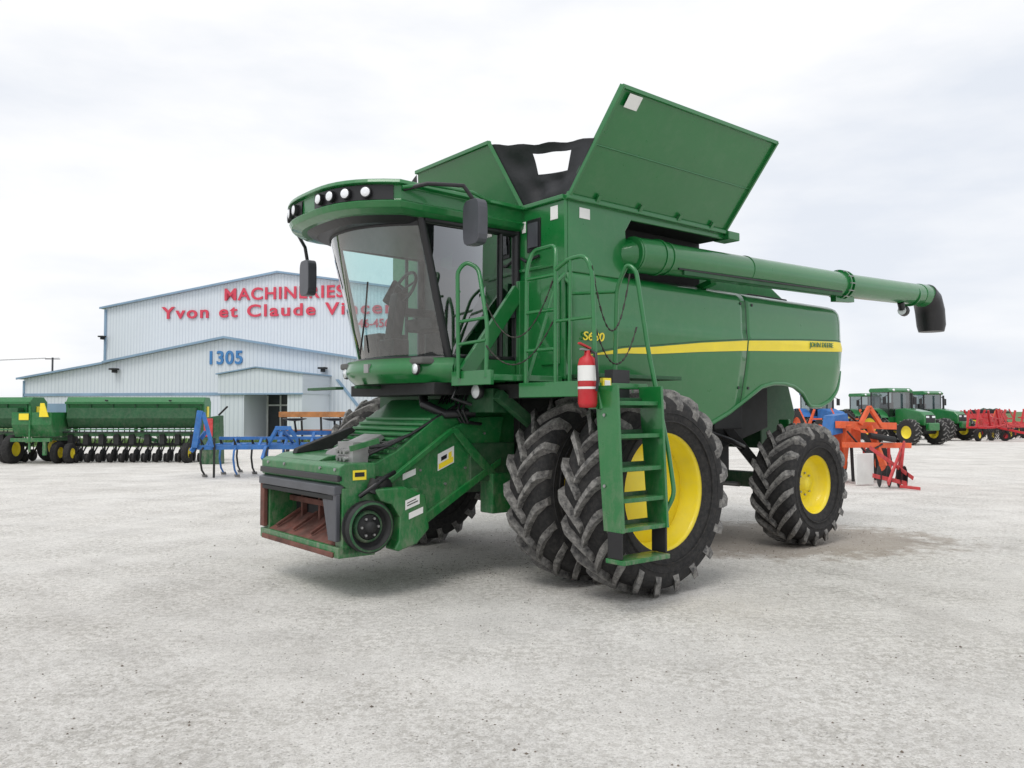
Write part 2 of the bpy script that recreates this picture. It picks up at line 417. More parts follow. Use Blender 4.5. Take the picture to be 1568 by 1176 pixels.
# ---- cab
def wfront(lat,z):
    t=(z-2.28)/(3.67-2.28)
    return lerp(-1.28,-1.64,t)-lerp(.40,.42,t)*(1-abs(lat/.85)**2.2)
b=MB()
b.grid(lambda u,v:(lambda la,z:(wfront(la,z),la,z))(lerp(-.85,.85,u),lerp(2.28,3.68,v)),24,10,GLASS)
b.finish('windshield',comb)
b=MB()
for sg in(1,-1):
    b.add([(-1.28,sg*.86,2.28),(-.45,sg*.92,2.28),(-.45,sg*.92,3.70),(-1.64,sg*.86,3.70)],[(0,1,2,3)],GLASSD if sg>0 else GLASSF)
b.finish('side_glass',comb)
b=MB()
for sg in(1,-1):
    b.tube([(lerp(-1.28,-1.64,t),sg*.865,lerp(2.25,3.72,t)) for t in (0,.5,1)],.042,BLK)
    b.tube([(-.45,sg*.92,2.2),(-.45,sg*.92,3.75)],.05,BLK)
    b.tube([(-1.26,sg*.875,2.28),(-.45,sg*.925,2.28)],.03,BLK)
    b.tube([(-1.60,sg*.885,3.62),(-.45,sg*.935,3.62)],.035,BLK)
    b.bar((-.52,sg*.95,2.95),(-.52,sg*.95,2.72),.05,.03,GREY)
    b.tube([(-.66,sg*.925,2.3),(-.66,sg*.925,3.7)],.022,BLK)
b.tube([(wfront(la,2.27)-.01,la,2.27) for la in [x*.085-.85 for x in range(21)]],.022,BLK)
b.grid(lambda u,v:(lambda la,z:(wfront(la,z)-.008,la,z))(lerp(-.85,.85,u),lerp(3.56,3.70,v)),24,2,BLK)
b.tube([(-1.75,-.1,2.33),(-1.80,.1,2.75),(-1.86,.25,3.05)],.010,BLK,n=6)
b.box(-.44,-.43,-.9,.9,2.2,2.85,CREAM)
b.box(-.44,-.43,-.9,-.55,2.85,3.7,CREAM); b.box(-.44,-.43,.45,.9,2.85,3.7,CREAM)
b.finish('cab_frame',comb)
# roof
def pf(la,off,hw0=1.0):
    hw=hw0+off
    return -1.93-off-.46*(1-min(1,abs(la/hw))**3.0)
b=MB()
def plan(off=0.0,n=20):
    hw=1.0+off
    return [(pf(lerp(-hw,hw,i/n),off),lerp(-hw,hw,i/n)) for i in range(n+1)]
def loft(rings,m,cap=True):
    vs=[];N=None
    for off,z,back in rings:
        r=plan(off)+[(back,1.0+off),(back,-1.0-off)]
        N=len(r); vs+=[(a,c,z+(.03*max(0,min(1,(-a-1.2)/1.2)) if z>3.85 else 0)) for a,c in r]
    fs=[]
    for i in range(len(rings)-1):
        for k in range(N): fs.append((i*N+k,i*N+(k+1)%N,(i+1)*N+(k+1)%N,(i+1)*N+k))
    b.add(vs,fs,m,False)
    if cap:
        b.add(vs[:N],[tuple(range(N))],m); b.add(vs[-N:],[tuple(range(N))],m)
loft([(-.08,3.63,-.42),(.01,3.66,-.40),(.035,3.72,-.40),(.0,3.735,-.40),(.0,3.852,-.40),(.05,3.86,-.40),(.035,3.90,-.40),(-.05,3.93,-.42),(-.22,3.955,-.5),(-.5,3.97,-.7)],GREEN)
b.finish('cab_roof',comb,bevel=0.008)
b=MB()
loft([(-.22,3.58,-.42),(-.12,3.635,-.42)],BLK)
for sg in(1,-1):
    b.grid(lambda u,v:(lambda la:(pf(la,0)-.012,sg*la*1.008,lerp(3.733,3.876,v)))(lerp(.14,.96,u)),14,2,BLK)
    for la in (.27,.44,.61,.78):
        p=Vector((pf(la,0),sg*la,3.80)); q=Vector((pf(la+.02,0),sg*(la+.02),3.80)); d=(q-p).normalized()
        nrm=Vector((-abs(d.y),sg*abs(d.x),0)).normalized()
        b.tube([tuple(p),tuple(p+nrm*.055)],.056,BLK,n=18)
        b.tube([tuple(p+nrm*.055),tuple(p+nrm*.06),tuple(p+nrm*.064)],[.045,.04,.02],LAMP,n=18)
b.finish('roof_lights',comb)
b=MB()
b.tube([(-1.95,1.05,3.84),(-1.7,1.10,3.90),(-1.2,1.14,3.90),(-.95,1.10,3.86)],.018,GREEN)
def nose(u,v):
    la=lerp(-.98,.98,u); z=lerp(2.02,2.265,v)
    bulge=.04+.07*math.sin(math.pi*min(1,v*1.15))
    return (-1.26-bulge-.46*(1-abs(la/.98)**2.6)+(1-v)*.10,la,z)
b.grid(nose,30,8,GREEN)
b.add([nose(i/30,1) for i in range(31)]+[(-1.0,.98,2.265),(-1.0,-.98,2.265)],[tuple(range(33))],GREEN)
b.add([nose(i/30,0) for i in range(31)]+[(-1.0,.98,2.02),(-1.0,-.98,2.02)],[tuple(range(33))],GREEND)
for sg in(1,-1):
    b.prism([(-1.30,2.02),(-.45,2.02),(-.45,2.262),(-1.30,2.262)],sg*.86,sg*.98,GREEN)
b.finish('cab_nose',comb)
b=MB()
for la in(.72,-.72):
    p=nose((la+.98)/1.96,.55)
    b.lathe([(.05,.0),(.05,-.02),(.0,-.03)],(p[0]-.005,la,p[2]),LAMP,n=14,axis='x')
    b.lathe([(.066,.01),(.060,-.015),(.05,-.012)],(p[0]-.005,la,p[2]),BLK,n=14,axis='x')
p=nose(.54,.6); b.box(p[0]-.012,p[0]+.02,.05,.14,2.13,2.22,STEEL)
b.lathe([(.075,.02),(.085,-.03),(.07,-.04)],(-1.05,1.05,1.93),BLK,n=18,axis='x')
b.lathe([(.072,-.035),(.04,-.06),(.0,-.065)],(-1.05,1.05,1.93),LAMP,n=18,axis='x')
b.finish('headlights',comb)
b=MB()
b.box(-1.6,-.45,-.84,.84,2.20,2.27,CREAM)
b.prism([(-.85,2.27),(-.85,2.62),(-.55,2.62),(-.55,2.27)],-.22,.22,SEAT)
b.prism([(-1.08,2.62),(-1.08,2.76),(-.62,2.74),(-.62,2.62)],-.27,.27,SEAT)
b.prism([(-.72,2.74),(-.52,2.74),(-.44,3.38),(-.56,3.38)],-.26,.26,SEAT)
b.prism([(-.56,3.40),(-.45,3.40),(-.44,3.58),(-.54,3.58)],-.13,.13,SEAT)
b.bar((-1.12,-.36,2.86),(-.6,-.36,2.86),.14,.09,GREY)
b.bar((-1.20,-.42,2.92),(-1.05,-.42,3.18),.05,.22,BLK)
b.bar((-1.22,.62,2.95),(-1.16,.62,3.22),.04,.20,BLK)
b.bar((-.95,.34,2.86),(-.6,.34,2.86),.10,.06,GREY)
b.bar((-1.45,0,2.27),(-1.33,0,3.0),.16,.13,BLK)
b.box(-1.50,-1.30,-.16,.16,2.27,2.5,BLK)
b.box(-1.3,-.9,-.84,-.5,2.27,2.62,SEAT)
b.prism([(-1.2,2.27),(-1.2,2.55),(-.9,2.55),(-.9,2.27)],.42,.80,SEAT)
b.prism([(-.95,2.55),(-.82,2.55),(-.76,3.0),(-.86,3.0)],.42,.80,SEAT)
b.finish('cab_interior',comb,bevel=0.02)
b=MB()
ring=[];
for k in range(25):
    t=2*math.pi*k/24; ring.append((-1.26+.06*math.sin(t)*1.2,.19*math.cos(t),3.08+.17*math.sin(t)))
b.tube(ring,.018,BLK,n=8)
for t in(0.3,2.8,4.7): b.tube([(-1.28,0,3.06),(-1.26+.06*math.sin(t)*1.2,.19*math.cos(t),3.08+.17*math.sin(t))],.012,BLK,n=6)
b.finish('steering_wheel',comb)
b=MB()
def mirror(s,la,z,w,h):
    n=20;poly=[]
    for k in range(n):
        t=2*math.pi*k/n; c,si=math.cos(t),math.sin(t)
        poly.append((la+w/2*math.copysign(abs(c)**.45,c),z+h/2*math.copysign(abs(si)**.45,si)))
    b.prism(poly,s-.06,s+.05,GREY,axis='x')
mirror(-1.32,1.36,3.54,.26,.44); mirror(-1.75,-1.35,3.30,.24,.42)
b.tube([(-1.9,1.0,3.84),(-1.75,1.18,3.88),(-1.45,1.34,3.88),(-1.33,1.36,3.74)],.022,BLK)
b.tube([(-2.0,-.95,3.80),(-1.95,-1.2,3.76),(-1.80,-1.34,3.66),(-1.76,-1.35,3.48)],.022,BLK)
b.finish('mirrors',comb,bevel=0.03)

# ---- platform, steps, railings
b=MB()
b.box(-1.30,-.43,.99,1.62,2.02,2.08,GREEN)
b.box(-1.34,-1.30,.99,1.62,1.98,2.12,GREEN)
b.box(-.98,-.30,1.62,2.62,1.93,1.98,GREEN)
b.box(-1.0,-.98,1.62,2.64,1.86,2.00,GREEN)
b.bar((-.50,1.02,3.0),(-1.20,1.02,2.10),.05,.16,GREEN)
b.bar((-.46,1.02,2.1),(-.46,1.02,3.1),.06,.10,GREEN)
b.bar((-1.0,1.3,1.9),(-.4,1.3,1.5),.1,.1,GREEND)
b.box(-.9,-.3,.95,1.6,1.86,2.0,BLKM)
b.box(-.35,.9,1.62,2.05,2.06,2.10,GREEND)
b.box(-.98,-.80,-1.0,1.2,1.72,1.96,GREEND)
b.box(-1.45,-.6,-.85,.85,1.90,2.02,BLKM)
b.bar((-1.75,-.55,1.985),(-1.75,-1.25,1.985),.10,.03,GREEND)
b.bar((-1.75,-.2,1.99),(-1.4,-.2,1.99),.05,.03,GREEND)
for i in range(7):
    b.tube([(-.98,.35+.07*i,1.92),(-1.12,.4+.08*i,1.74),(-1.04,.5+.06*i,1.62),(-.85,.65+.03*i,1.60)],.018,BLK,n=6)
b.tube([(-1.15,.2,1.9),(-1.3,.45,1.80),(-1.2,.7,1.70),(-.9,.78,1.72)],.05,BLK,n=10)
b.tube([(-1.2,.9,1.98),(-1.3,.95,1.86),(-1.1,1.0,1.80)],.02,BLK,n=6)
b.finish('cab_platform',comb,bevel=0.006)
b=MB()
def rl(pts,r=.021):
    P=[Vector(p) for p in pts];o=[P[0]]
    for i in range(1,len(P)-1):
        a=(P[i-1]-P[i]);c=(P[i+1]-P[i]);d=min(.09,a.length*.45,c.length*.45)
        p0=P[i]+a.normalized()*d;p1=P[i]+c.normalized()*d
        for t in(0,.25,.5,.75,1): o.append(p0.lerp(P[i],t).lerp(P[i].lerp(p1,t),t))
    o.append(P[-1]); b.tube([tuple(x) for x in o],r,GREEN,n=10)
rl([(-1.36,1.14,2.05),(-1.36,1.12,3.10),(-1.30,1.18,3.19),(-1.24,1.30,3.12),(-1.30,1.52,2.55),(-1.33,1.54,2.05)])
rl([(-1.355,1.13,2.6),(-1.28,1.46,2.62)],.016)
rl([(-1.36,1.13,2.38),(-1.32,1.53,2.40)],.016)
rl([(-1.28,1.0,2.9),(-1.345,1.13,2.9)],.014)
rl([(-.98,1.70,1.98),(-.98,1.72,3.10),(-.92,1.74,3.26),(-.94,2.08,3.26),(-.98,2.12,3.10),(-.98,2.12,1.98)])
for z in(2.30,2.66,2.98): rl([(-.98,1.715,z),(-.98,2.12,z+.0)],.018)
rl([(-.98,2.12,3.02),(-.98,2.30,3.10),(-.97,2.50,3.10),(-.96,2.57,2.95),(-.97,2.62,2.0),(-.98,2.70,1.75)])
rl([(-.98,2.30,1.98),(-.98,2.32,3.09)],.016)
rl([(-.98,2.13,2.55),(-.97,2.58,2.55)],.015)
rl([(-.40,2.30,1.98),(-.40,2.34,2.90),(-.39,2.46,3.10),(-.37,2.55,3.02),(-.34,2.66,2.3),(-.31,2.86,1.4),(-.31,2.93,1.0),(-.36,2.88,.86)])
rl([(-.94,1.66,1.98),(-.55,1.66,3.0),(-.44,1.66,3.1)],.018)
rl([(-.40,1.7,1.98),(-.40,1.7,3.0),(-.43,1.66,3.05)],.018)
rl([(-.40,2.32,2.85),(-.40,1.7,2.9)],.016)
b.finish('handrails',comb)
b=MB()
def chain(p,q,sag):
    p=Vector(p);q=Vector(q);n=26
    for i in range(n):
        def pt(t):
            x=p.lerp(q,t);x.z-=4*sag*t*(1-t);return x
        a,c=pt(i/n),pt((i+.95)/n)
        b.tube([tuple(a),tuple(c)],.009 if i%2 else .005,CHAIN,n=5)
chain((-.98,2.12,3.0),(-1.30,1.50,2.75),.45)
chain((-.98,2.12,2.6),(-1.33,1.54,2.35),.30)
chain((-.97,2.58,3.0),(-.40,2.50,3.0),.55)
chain((-.97,2.60,2.5),(-.40,2.58,2.5),.35)
b.finish('safety_chains',comb)
b=MB()
def stringer(s0,s1):
    vs=[(s,a,z) for s in(s0,s1) for a,z in((2.62,1.95),(2.88,1.95),(2.94,.72),(2.72,.72))]
    b.add(vs,[(0,1,2,3),(7,6,5,4),(0,4,5,1),(1,5,6,2),(2,6,7,3),(3,7,4,0)],GREEN)
stringer(-.985,-.955); stringer(-.425,-.395)
for i,z in enumerate((1.80,1.52,1.24,.98,.74)):
    o=lerp(2.65,2.74,(1.9-z)/1.2)
    b.box(-.955,-.425,o,o+.19,z-.018,z+.018,GREEN2)
    b.box(-.955,-.425,o-.012,o,z-.04,z+.05,GREEND)
for z in(1.7,1.1): b.tube([(-.99,2.74,z),(-1.0,2.74,z)],.014,STEEL,n=8)
b.finish('ladder',comb,bevel=0.004)
b=MB()
for s in(-.97,-.41):
    b.box(s-.012,s+.012,2.76,2.92,.50,.72,BLK)
b.box(-.985,-.395,2.74,2.95,.455,.495,GREEN2)
b.finish('ladder_bottom_step',comb,bevel=0.006)
ex=MB()
c=(-1.07,2.62)
ex.lathe([(0,1.76),(.07,1.765),(.083,1.80),(.083,2.13),(.07,2.18),(.03,2.21),(.025,2.25),(0,2.25)],(c[0],c[1],0),RED,n=24,axis='z')
ex.lathe([(.0845,1.99),(.0845,2.12)],(c[0],c[1],0),WHITE,n=24,axis='z')
ex.lathe([(.0855,1.92),(.0855,1.94)],(c[0],c[1],0),WHITE,n=24,axis='z')
ex.bar((c[0]-.10,c[1],2.31),(c[0]+.03,c[1],2.27),.03,.015,RED)
ex.bar((c[0]-.08,c[1],2.26),(c[0]+.03,c[1],2.25),.03,.015,STEEL)
ex.tube([(c[0]+.02,c[1]+.02,2.25),(c[0],c[1]+.10,2.22),(c[0],c[1]+.12,2.0),(c[0],c[1]+.11,1.9)],.013,BLK)
ex.box(c[0]+.06,-.985,2.57,2.67,1.75,2.2,GREEN)
ex.finish('fire_extinguisher',comb)
b=MB()
b.box(-.74,-.52,2.50,2.60,1.82,2.10,BLK)
b.box(-.90,-.80,2.60,2.64,1.85,2.02,YEL)
b.box(-.885,-.815,2.641,2.645,1.93,2.0,WHITE)
b.finish('ladder_control_box',comb,bevel=0.006)

# ---- feeder house
b=MB()
b.prism([(-2.10,.50),(-1.69,.56),(-.58,1.20),(0,1.42),(0,2.0),(-1.0,1.86),(-1.32,1.66),(-1.78,1.34),(-2.10,1.20)],-.70,.70,GREEN2)
for sg in (1,-1):
    y0,y1=(.70,.755) if sg>0 else (-.755,-.70)
    b.prism([(-1.98,.62),(-1.69,.55),(-.58,1.19),(-.48,1.68),(-.887,1.67),(-1.18,1.55),(-1.87,1.09),(-2.05,.98)],y0,y1,GREEN2)
    y0,y1=(.755,.80) if sg>0 else (-.80,-.755)
    b.prism([(-1.72,.54),(-1.64,.54),(-.55,1.17),(-.55,1.24),(-1.66,.64),(-1.72,.66)],y0,y1,GREEN)
    b.prism([(-1.20,1.54),(-1.12,1.56),(-.50,.98),(-.58,.95),(-.9,1.22)],y0,y1,GREEN2)
    b.bar((-1.95,sg*.78,1.04),(-1.18,sg*.78,1.54),.05,.05,GREEN)
    for s,z in((-1.5,.85),(-1.25,1.0),(-1.0,1.15),(-1.55,1.15),(-.75,1.5)): b.tube([(s,sg*.755,z),(s,sg*.768,z)],.014,STEEL,n=6)
for i in range(9):
    t=i/8; b.bar((lerp(-2.02,-1.35,t),-.66,lerp(1.235,1.65,t)),(lerp(-2.02,-1.35,t),.66,lerp(1.235,1.65,t)),.03,.03,GREEN2)
b.finish('feeder_house',comb,bevel=0.01)
b=MB()
F0,F1=-2.49,-2.12
b.prism([(F0,1.08),(F0,1.22),(F0+.05,1.25),(F1,1.25),(F1,1.02),(F0+.08,1.02)],-.88,.88,GREEN2)
b.box(F0+.03,F1,.74,.88,.43,1.03,GREEN2); b.box(F0+.03,F1,-.88,-.74,.43,1.03,GREEN2)
b.box(F0-.01,F1,-.88,.88,.40,.50,GREEN2)
b.box(F0-.03,F0-.01,-.80,.80,.40,.45,RUST)
b.box(F0-.025,F0+.02,.70,.86,.55,.98,GREY); b.box(F0-.025,F0+.02,-.86,-.76,.52,.98,RUST)
b.prism([(.70,.98),(.56,.98),(.68,.60),(.70,.55)],F0-.02,F0+.02,GREY,axis='x')
b.box(F0-.02,F0+.03,-.88,.88,1.09,1.15,BLK)
b.prism([(F0-.04,.97),(F0+.06,.98),(F0+.06,1.07),(F0-.04,1.05)],-.86,.86,GREY)
b.prism([(F0-.03,.92),(F0+.03,.92),(F0+.03,.97),(F0-.03,.965)],-.80,.80,BLKM)
b.box(F1-.04,F1+.01,-.74,.74,.5,1.05,BLKM)
b.prism([(F0+.02,.50),(F1,.50),(F1,.70),(F0+.2,.58)],-.74,.74,RUST)
b.box(F1-.12,F1-.05,-.74,.74,.78,.84,RUST)
b.tube([(F1-.12,-.74,.92),(F1-.12,.74,.92)],.05,BLKM,n=12)
for la in (-.5,-.1,.3): b.box(F1-.10,F1-.04,la,la+.04,.55,1.0,RUST)
for la in (-.6,-.2,.2,.6): b.bar((F0+.05,la,.545),(F1-.05,la,.70),.03,.03,RUST)
b.prism([(F0+.1,1.25),(F1+.05,1.25),(-1.95,1.32),(F0+.2,1.29)],-.80,.25,GREEN2)
b.prism([(-2.3,1.29),(-1.9,1.33),(-1.6,1.52),(-1.65,1.56),(-2.28,1.34)],-.55,-.45,BLKM)
b.prism([(-2.2,1.29),(-1.9,1.33),(-1.7,1.46),(-1.75,1.50),(-2.18,1.33)],.0,.35,STEEL)
for la in(-.7,-.3,.5,.8): b.tube([(F0+.0,la,1.20),(F0-.015,la,1.20)],.016,STEEL,n=6)
b.finish('header_mount_frame',comb,bevel=0.01)
b=MB()
for i in range(6):
    la=.45+.07*(i%3); z=1.28+.07*(i//3)
    b.tube([(-2.30,la,z),(-2.05,la+.02,z+.03)],.026,STEEL,n=10)
    b.tube([(-2.05,la+.02,z+.03),(-1.85,la+.08,1.40),(-1.6,.66,1.50),(-1.1,.70,1.78),(-.9,.7,1.85)],.016,BLK,n=6)
b.box(-2.26,-2.10,.40,.70,1.24,1.44,STEEL)
b.bar((-2.3,.72,1.38),(-2.0,.72,1.45),.03,.05,GREEN2)
b.lathe([(0,.90),(.17,.90),(.185,.93),(.19,1.02),(.23,1.03),(.235,.98),(.235,.93),(.23,.90)],(-2.25,0,.68),BLKM,n=32)
b.lathe([(.235,.93),(.235,1.035),(.20,1.04),(.195,.96),(.0,.955)],(-2.25,0,.68),BLKM,n=32)
b.lathe([(.225,1.037),(.205,1.045)],(-2.25,0,.68),GREEND,n=32)
b.lathe([(.15,.957),(.14,.99),(.12,.99)],(-2.25,0,.68),GREEND,n=24)
b.lathe([(.12,.955),(.11,1.0),(.05,1.0),(.05,1.05),(.0,1.05)],(-2.25,0,.68),BLKM,n=20)
b.tube([(-2.25,.70,.68),(-2.25,1.0,.68)],.05,BLKM,n=14)
for k in range(6):
    t=k*math.pi/3; b.tube([(-2.25+.085*math.cos(t),.99,.68+.085*math.sin(t)),(-2.25+.085*math.cos(t),1.02,.68+.085*math.sin(t))],.012,STEEL,n=6)
b.tube([(-2.2,.93,.98),(-2.15,.93,1.1)],.05,BLKM,n=10)
b.tube([(-2.3,.90,.95),(-2.2,.97,1.04),(-2.05,.95,1.12),(-1.9,.85,1.15)],.022,BLK,n=8)
b.lathe([(.0,.80),(.10,.80),(.10,.90),(.0,.90)],(-2.05,0,1.02),BLKM,n=18)
b.finish('feeder_drive_hub',comb)
b=MB()
b.prism([(-2.20,1.02),(-1.86,1.02),(-1.62,.92),(-1.58,.60),(-1.72,.47),(-1.92,.42),(-1.98,.44),(-1.93,.52),(-1.92,.74),(-2.0,.86),(-2.12,.90)],.80,.98,GREEN)
b.prism([(-2.14,.80),(-1.98,.82),(-1.92,.66),(-1.98,.50),(-2.1,.46)],.78,.86,GREEND)
b.box(-2.2,-1.6,.74,.82,.60,.98,GREEN2)
b.finish('drive_guard',comb,bevel=0.02)
b=MB()
def dec(s0,s1,z0,z1,la,m,dz=0.0):
    b.add([(s0,la,z0),(s1,la,z0+dz),(s1,la,z1+dz),(s0,la,z1)],[(0,1,2,3)],m)
dec(-1.34,-1.14,1.13,1.30,.759,WHITE,.08); dec(-1.33,-1.15,1.145,1.20,.762,YEL,.075); dec(-1.30,-1.23,1.23,1.27,.762,BLK,.03); dec(-1.21,-1.17,1.25,1.31,.762,YEL,.02)
dec(-1.75,-1.60,1.06,1.12,.7585,WHITE,.05)
dec(-1.86,-1.70,.80,.89,.984,WHITE,.05); dec(-1.82,-1.66,.71,.77,.984,WHITE,.05)
dec(-1.84,-1.72,.835,.845,.986,BLK,.04); dec(-1.84,-1.74,.86,.868,.986,BLK,.035)
dec(-2.36,-2.22,1.10,1.19,.884,YEL); dec(-2.34,-2.24,1.13,1.17,.887,BLK)
b.finish('warning_decals',comb)

# ---- wheels
def front_wheel(lat,sg,deep):
    b=MB(); tyre(b,0,lat,.975,.53,.555,sg,lugs=20,lug_h=.065)
    o=sg
    if deep: prof=[(.575,.225),(.585,.21),(.555,.20),(.535,.17),(.53,.10),(.50,.07),(.49,-.10),(.47,-.13),(.33,-.15),(.31,-.12),(.18,-.11),(.16,-.02),(.0,-.02)]
    else: prof=[(.575,.225),(.555,.20),(.53,.10),(.49,.05),(.30,.0),(.0,.0)]
    b.lathe([(r,x*o) for r,x in prof],(0,lat,.975),YEL,n=48)
    b.lathe([(r,-x*o) for r,x in [(.575,.225),(.555,.20),(.53,.10),(.49,.0),(.0,.0)]],(0,lat,.975),YEL,n=48)
    if deep:
        for k in range(10):
            t=2*math.pi*k/10
            p=(.25*math.cos(t),.975+.25*math.sin(t)); b.tube([(p[0],lat-o*.14,p[1]),(p[0],lat-o*.09,p[1])],.018,STEEL,n=8)
        for k in range(4):
            t=2*math.pi*k/4+.4
            p=(.40*math.cos(t),.975+.40*math.sin(t)); b.tube([(p[0],lat-o*.16,p[1]),(p[0],lat-o*.11,p[1])],.05,YEL,n=12)
    return b
for lat,sg,d,nm in((2.35,1,True,'front_dual_wheel_left_outer'),(1.56,1,False,'front_dual_wheel_left_inner'),(-1.56,-1,False,'front_dual_wheel_right_inner'),(-2.35,-1,True,'front_dual_wheel_right_outer')):
    front_wheel(lat,sg,d).finish(nm,comb)
for sg,nm in((1,'left'),(-1,'right')):
    b=MB(); tyre(b,3.73,sg*1.70,.79,.56,.375,sg,lugs=18,lug_h=.058)
    b.lathe([(r,sg*x) for r,x in [(.395,.235),(.40,.22),(.375,.21),(.36,.17),(.345,.08),(.31,.05),(.20,.03),(.18,.06),(.10,.07),(.09,.12),(.0,.12)]],(3.73,sg*1.70,.79),YEL,n=40)
    b.lathe([(r,-sg*x) for r,x in [(.395,.235),(.375,.21),(.34,.05),(.0,.0)]],(3.73,sg*1.70,.79),YEL,n=40)
    for k in range(8):
        t=2*math.pi*k/8; b.tube([(3.73+.14*math.cos(t),sg*1.74,.79+.14*math.sin(t)),(3.73+.14*math.cos(t),sg*1.785,.79+.14*math.sin(t))],.014,STEEL,n=6)
    b.finish('rear_wheel_'+nm,comb)

RX=(math.pi/2,0,0)
text('model_lettering','S680',comb,(-.24,-1.715,2.45),RX,.125,YEL,xs=1.25,off=.001,shear=.15)
text('side_lettering','JOHN DEERE',comb,(4.0,-1.715,2.59),(math.pi/2,-.035,0),.095,GREEN,xs=1.1,off=.0)

# =================================================================== BUILDING
ang=math.atan2(-.2,.98)
WALL=bpy.data.materials.new('ribbed_metal_wall'); WALL.use_nodes=True
nt=WALL.node_tree;n=nt.nodes;l=nt.links;bs=n['Principled BSDF'];bs.inputs['Roughness'].default_value=.5
tc=n.new('ShaderNodeTexCoord');wv=n.new('ShaderNodeTexWave');wv.wave_type='BANDS';wv.bands_direction='X';wv.inputs['Scale'].default_value=1.05
l.new(tc.outputs['Object'],wv.inputs['Vector'])
cr=n.new('ShaderNodeValToRGB');cr.color_ramp.elements[0].position=.0;cr.color_ramp.elements[0].color=(.53,.58,.64,1);cr.color_ramp.elements[1].position=.22;cr.color_ramp.elements[1].color=(.67,.72,.77,1)
l.new(wv.outputs['Color'],cr.inputs['Fac'])
no=n.new('ShaderNodeTexNoise');no.inputs['Scale'].default_value=.35;l.new(tc.outputs['Object'],no.inputs['Vector'])
mx=n.new('ShaderNodeMix');mx.data_type='RGBA';mx.blend_type='MULTIPLY';mx.inputs[0].default_value=.10
l.new(cr.outputs[0],mx.inputs[6]);l.new(no.outputs['Fac'],mx.inputs[7]);l.new(mx.outputs[2],bs.inputs['Base Color'])
bp=n.new('ShaderNodeBump');bp.inputs['Distance'].default_value=.03;bp.inputs['Strength'].default_value=.6
l.new(wv.outputs['Fac'],bp.inputs['Height']);l.new(bp.outputs[0],bs.inputs['Normal'])
TRIM=mat('blue_grey_trim',(.22,.33,.45),.5,vscale=.5)
ROOF=mat('metal_roof',(.50,.53,.57),.45,vscale=.4)
SIGNR=mat('red_sign_letters',(.62,.05,.09),.5,var=.05)
SIGNB=mat('blue_sign_letters',(.05,.20,.46),.5,var=.05)
DARKG=mat('dark_doorway',(.05,.055,.06),.3)
bld=empty('dealership_building',(-20.0,57.0,0),ang)
b=B()
b.prism([(-19,0),(-19,10.9),(-2.3,13.5),(14.4,10.9),(14.4,0)],12,52,WALL)
b.prism([(-9.3,0),(-9.3,5.26),(0,6.84),(9.8,5.26),(9.8,0)],0,12,WALL)
b.prism([(-16.4,0),(-16.4,4.14),(-9.3,5.22),(-9.3,0)],.02,12,WALL)
b.prism([(9.8,0),(9.8,5.20),(24,3.2),(24,0)],.02,12,WALL)
b.finish('walls',bld)
b=B()
def strip(p,q,y0,y1,th,m):
    b.prism([(p[0],p[1]),(q[0],q[1]),(q[0],q[1]+th),(p[0],p[1]+th)],y0,y1,m)
strip((-19.4,10.86),(-2.3,13.52),11.7,52.2,.12,ROOF); strip((-2.3,13.52),(14.8,10.86),11.7,52.2,.12,ROOF)
strip((-9.6,5.23),(0,6.86),-.3,11.99,.10,ROOF); strip((0,6.86),(10.1,5.23),-.3,11.99,.10,ROOF)
strip((-16.8,4.10),(-9.6,5.19),-.25,11.99,.10,ROOF)
strip((10.1,5.17),(24.3,3.15),-.25,11.99,.10,ROOF)
b.finish('roof',bld)
b=B()
strip((-19.4,10.84),(-2.3,13.50),11.62,11.70,.16,TRIM); strip((-2.3,13.50),(14.8,10.84),11.62,11.70,.16,TRIM)
strip((-9.6,5.20),(0,6.83),-.38,-.30,.15,TRIM); strip((0,6.83),(10.1,5.20),-.38,-.30,.15,TRIM)
strip((-16.8,4.07),(-9.6,5.16),-.33,-.25,.14,TRIM); strip((10.1,5.14),(24.3,3.12),-.33,-.25,.14,TRIM)
b.box(-16.4,1.9,-.05,.0,2.85,3.05,TRIM)
b.box(-16.45,-16.3,-.05,.02,0,4.0,TRIM)
b.prism([(8.2,3.9),(8.45,3.9),(11.2,.6),(10.95,.6)],-.06,-.0,TRIM)
b.box(-19.1,-18.9,11.9,12.0,0,10.8,TRIM)
for x,z,y in((-8.6,4.7,-.1),(7.4,4.6,-.1),(10.6,4.4,-.1),(-19.0,8.3,11.8)):
    b.box(x-.25,x+.25,y-.5,y,z,z+.12,BLKM); b.box(x-.08,x+.08,y-.4,y,z-.2,z,BLKM)
b.box(-14.5,-12.5,-.04,.0,.0,2.3,TRIM)
b.finish('trim',bld)
b=B()
b.box(2.0,3.7,-4,0,0,2.86,WALL); b.box(6.7,7.7,-4,0,0,2.86,WALL)
b.prism([(1.9,2.86),(1.9,4.1),(4.6,4.5),(7.8,4.1),(7.8,2.86)],-4.1,0,WALL)
b.prism([(1.8,4.1),(4.6,4.52),(7.9,4.1),(7.9,4.18),(4.6,4.60),(1.8,4.18)],-4.25,0,TRIM)
b.box(1.88,7.82,-4.16,-4.1,2.80,2.90,TRIM)
b.box(3.7,6.7,-1.0,-.9,0,2.86,DARKG)
for x in(3.75,4.7,5.7,6.6): b.box(x-.05,x+.05,-1.06,-1.0,0,2.8,WHITE)
b.box(3.7,6.7,-1.07,-1.0,2.1,2.2,WHITE)
b.finish('entrance_porch',bld)
text('sign_machinery','MACHINERIES',bld,(-7.4,11.9,11.3),RX,1.45,SIGNR,xs=1.12,off=.028,ext=.04,spacing=1.12)
text('sign_owner','Yvon et Claude Vincent',bld,(-13.3,11.9,9.85),RX,1.45,SIGNR,xs=1.32,off=.028,ext=.04,spacing=1.19)
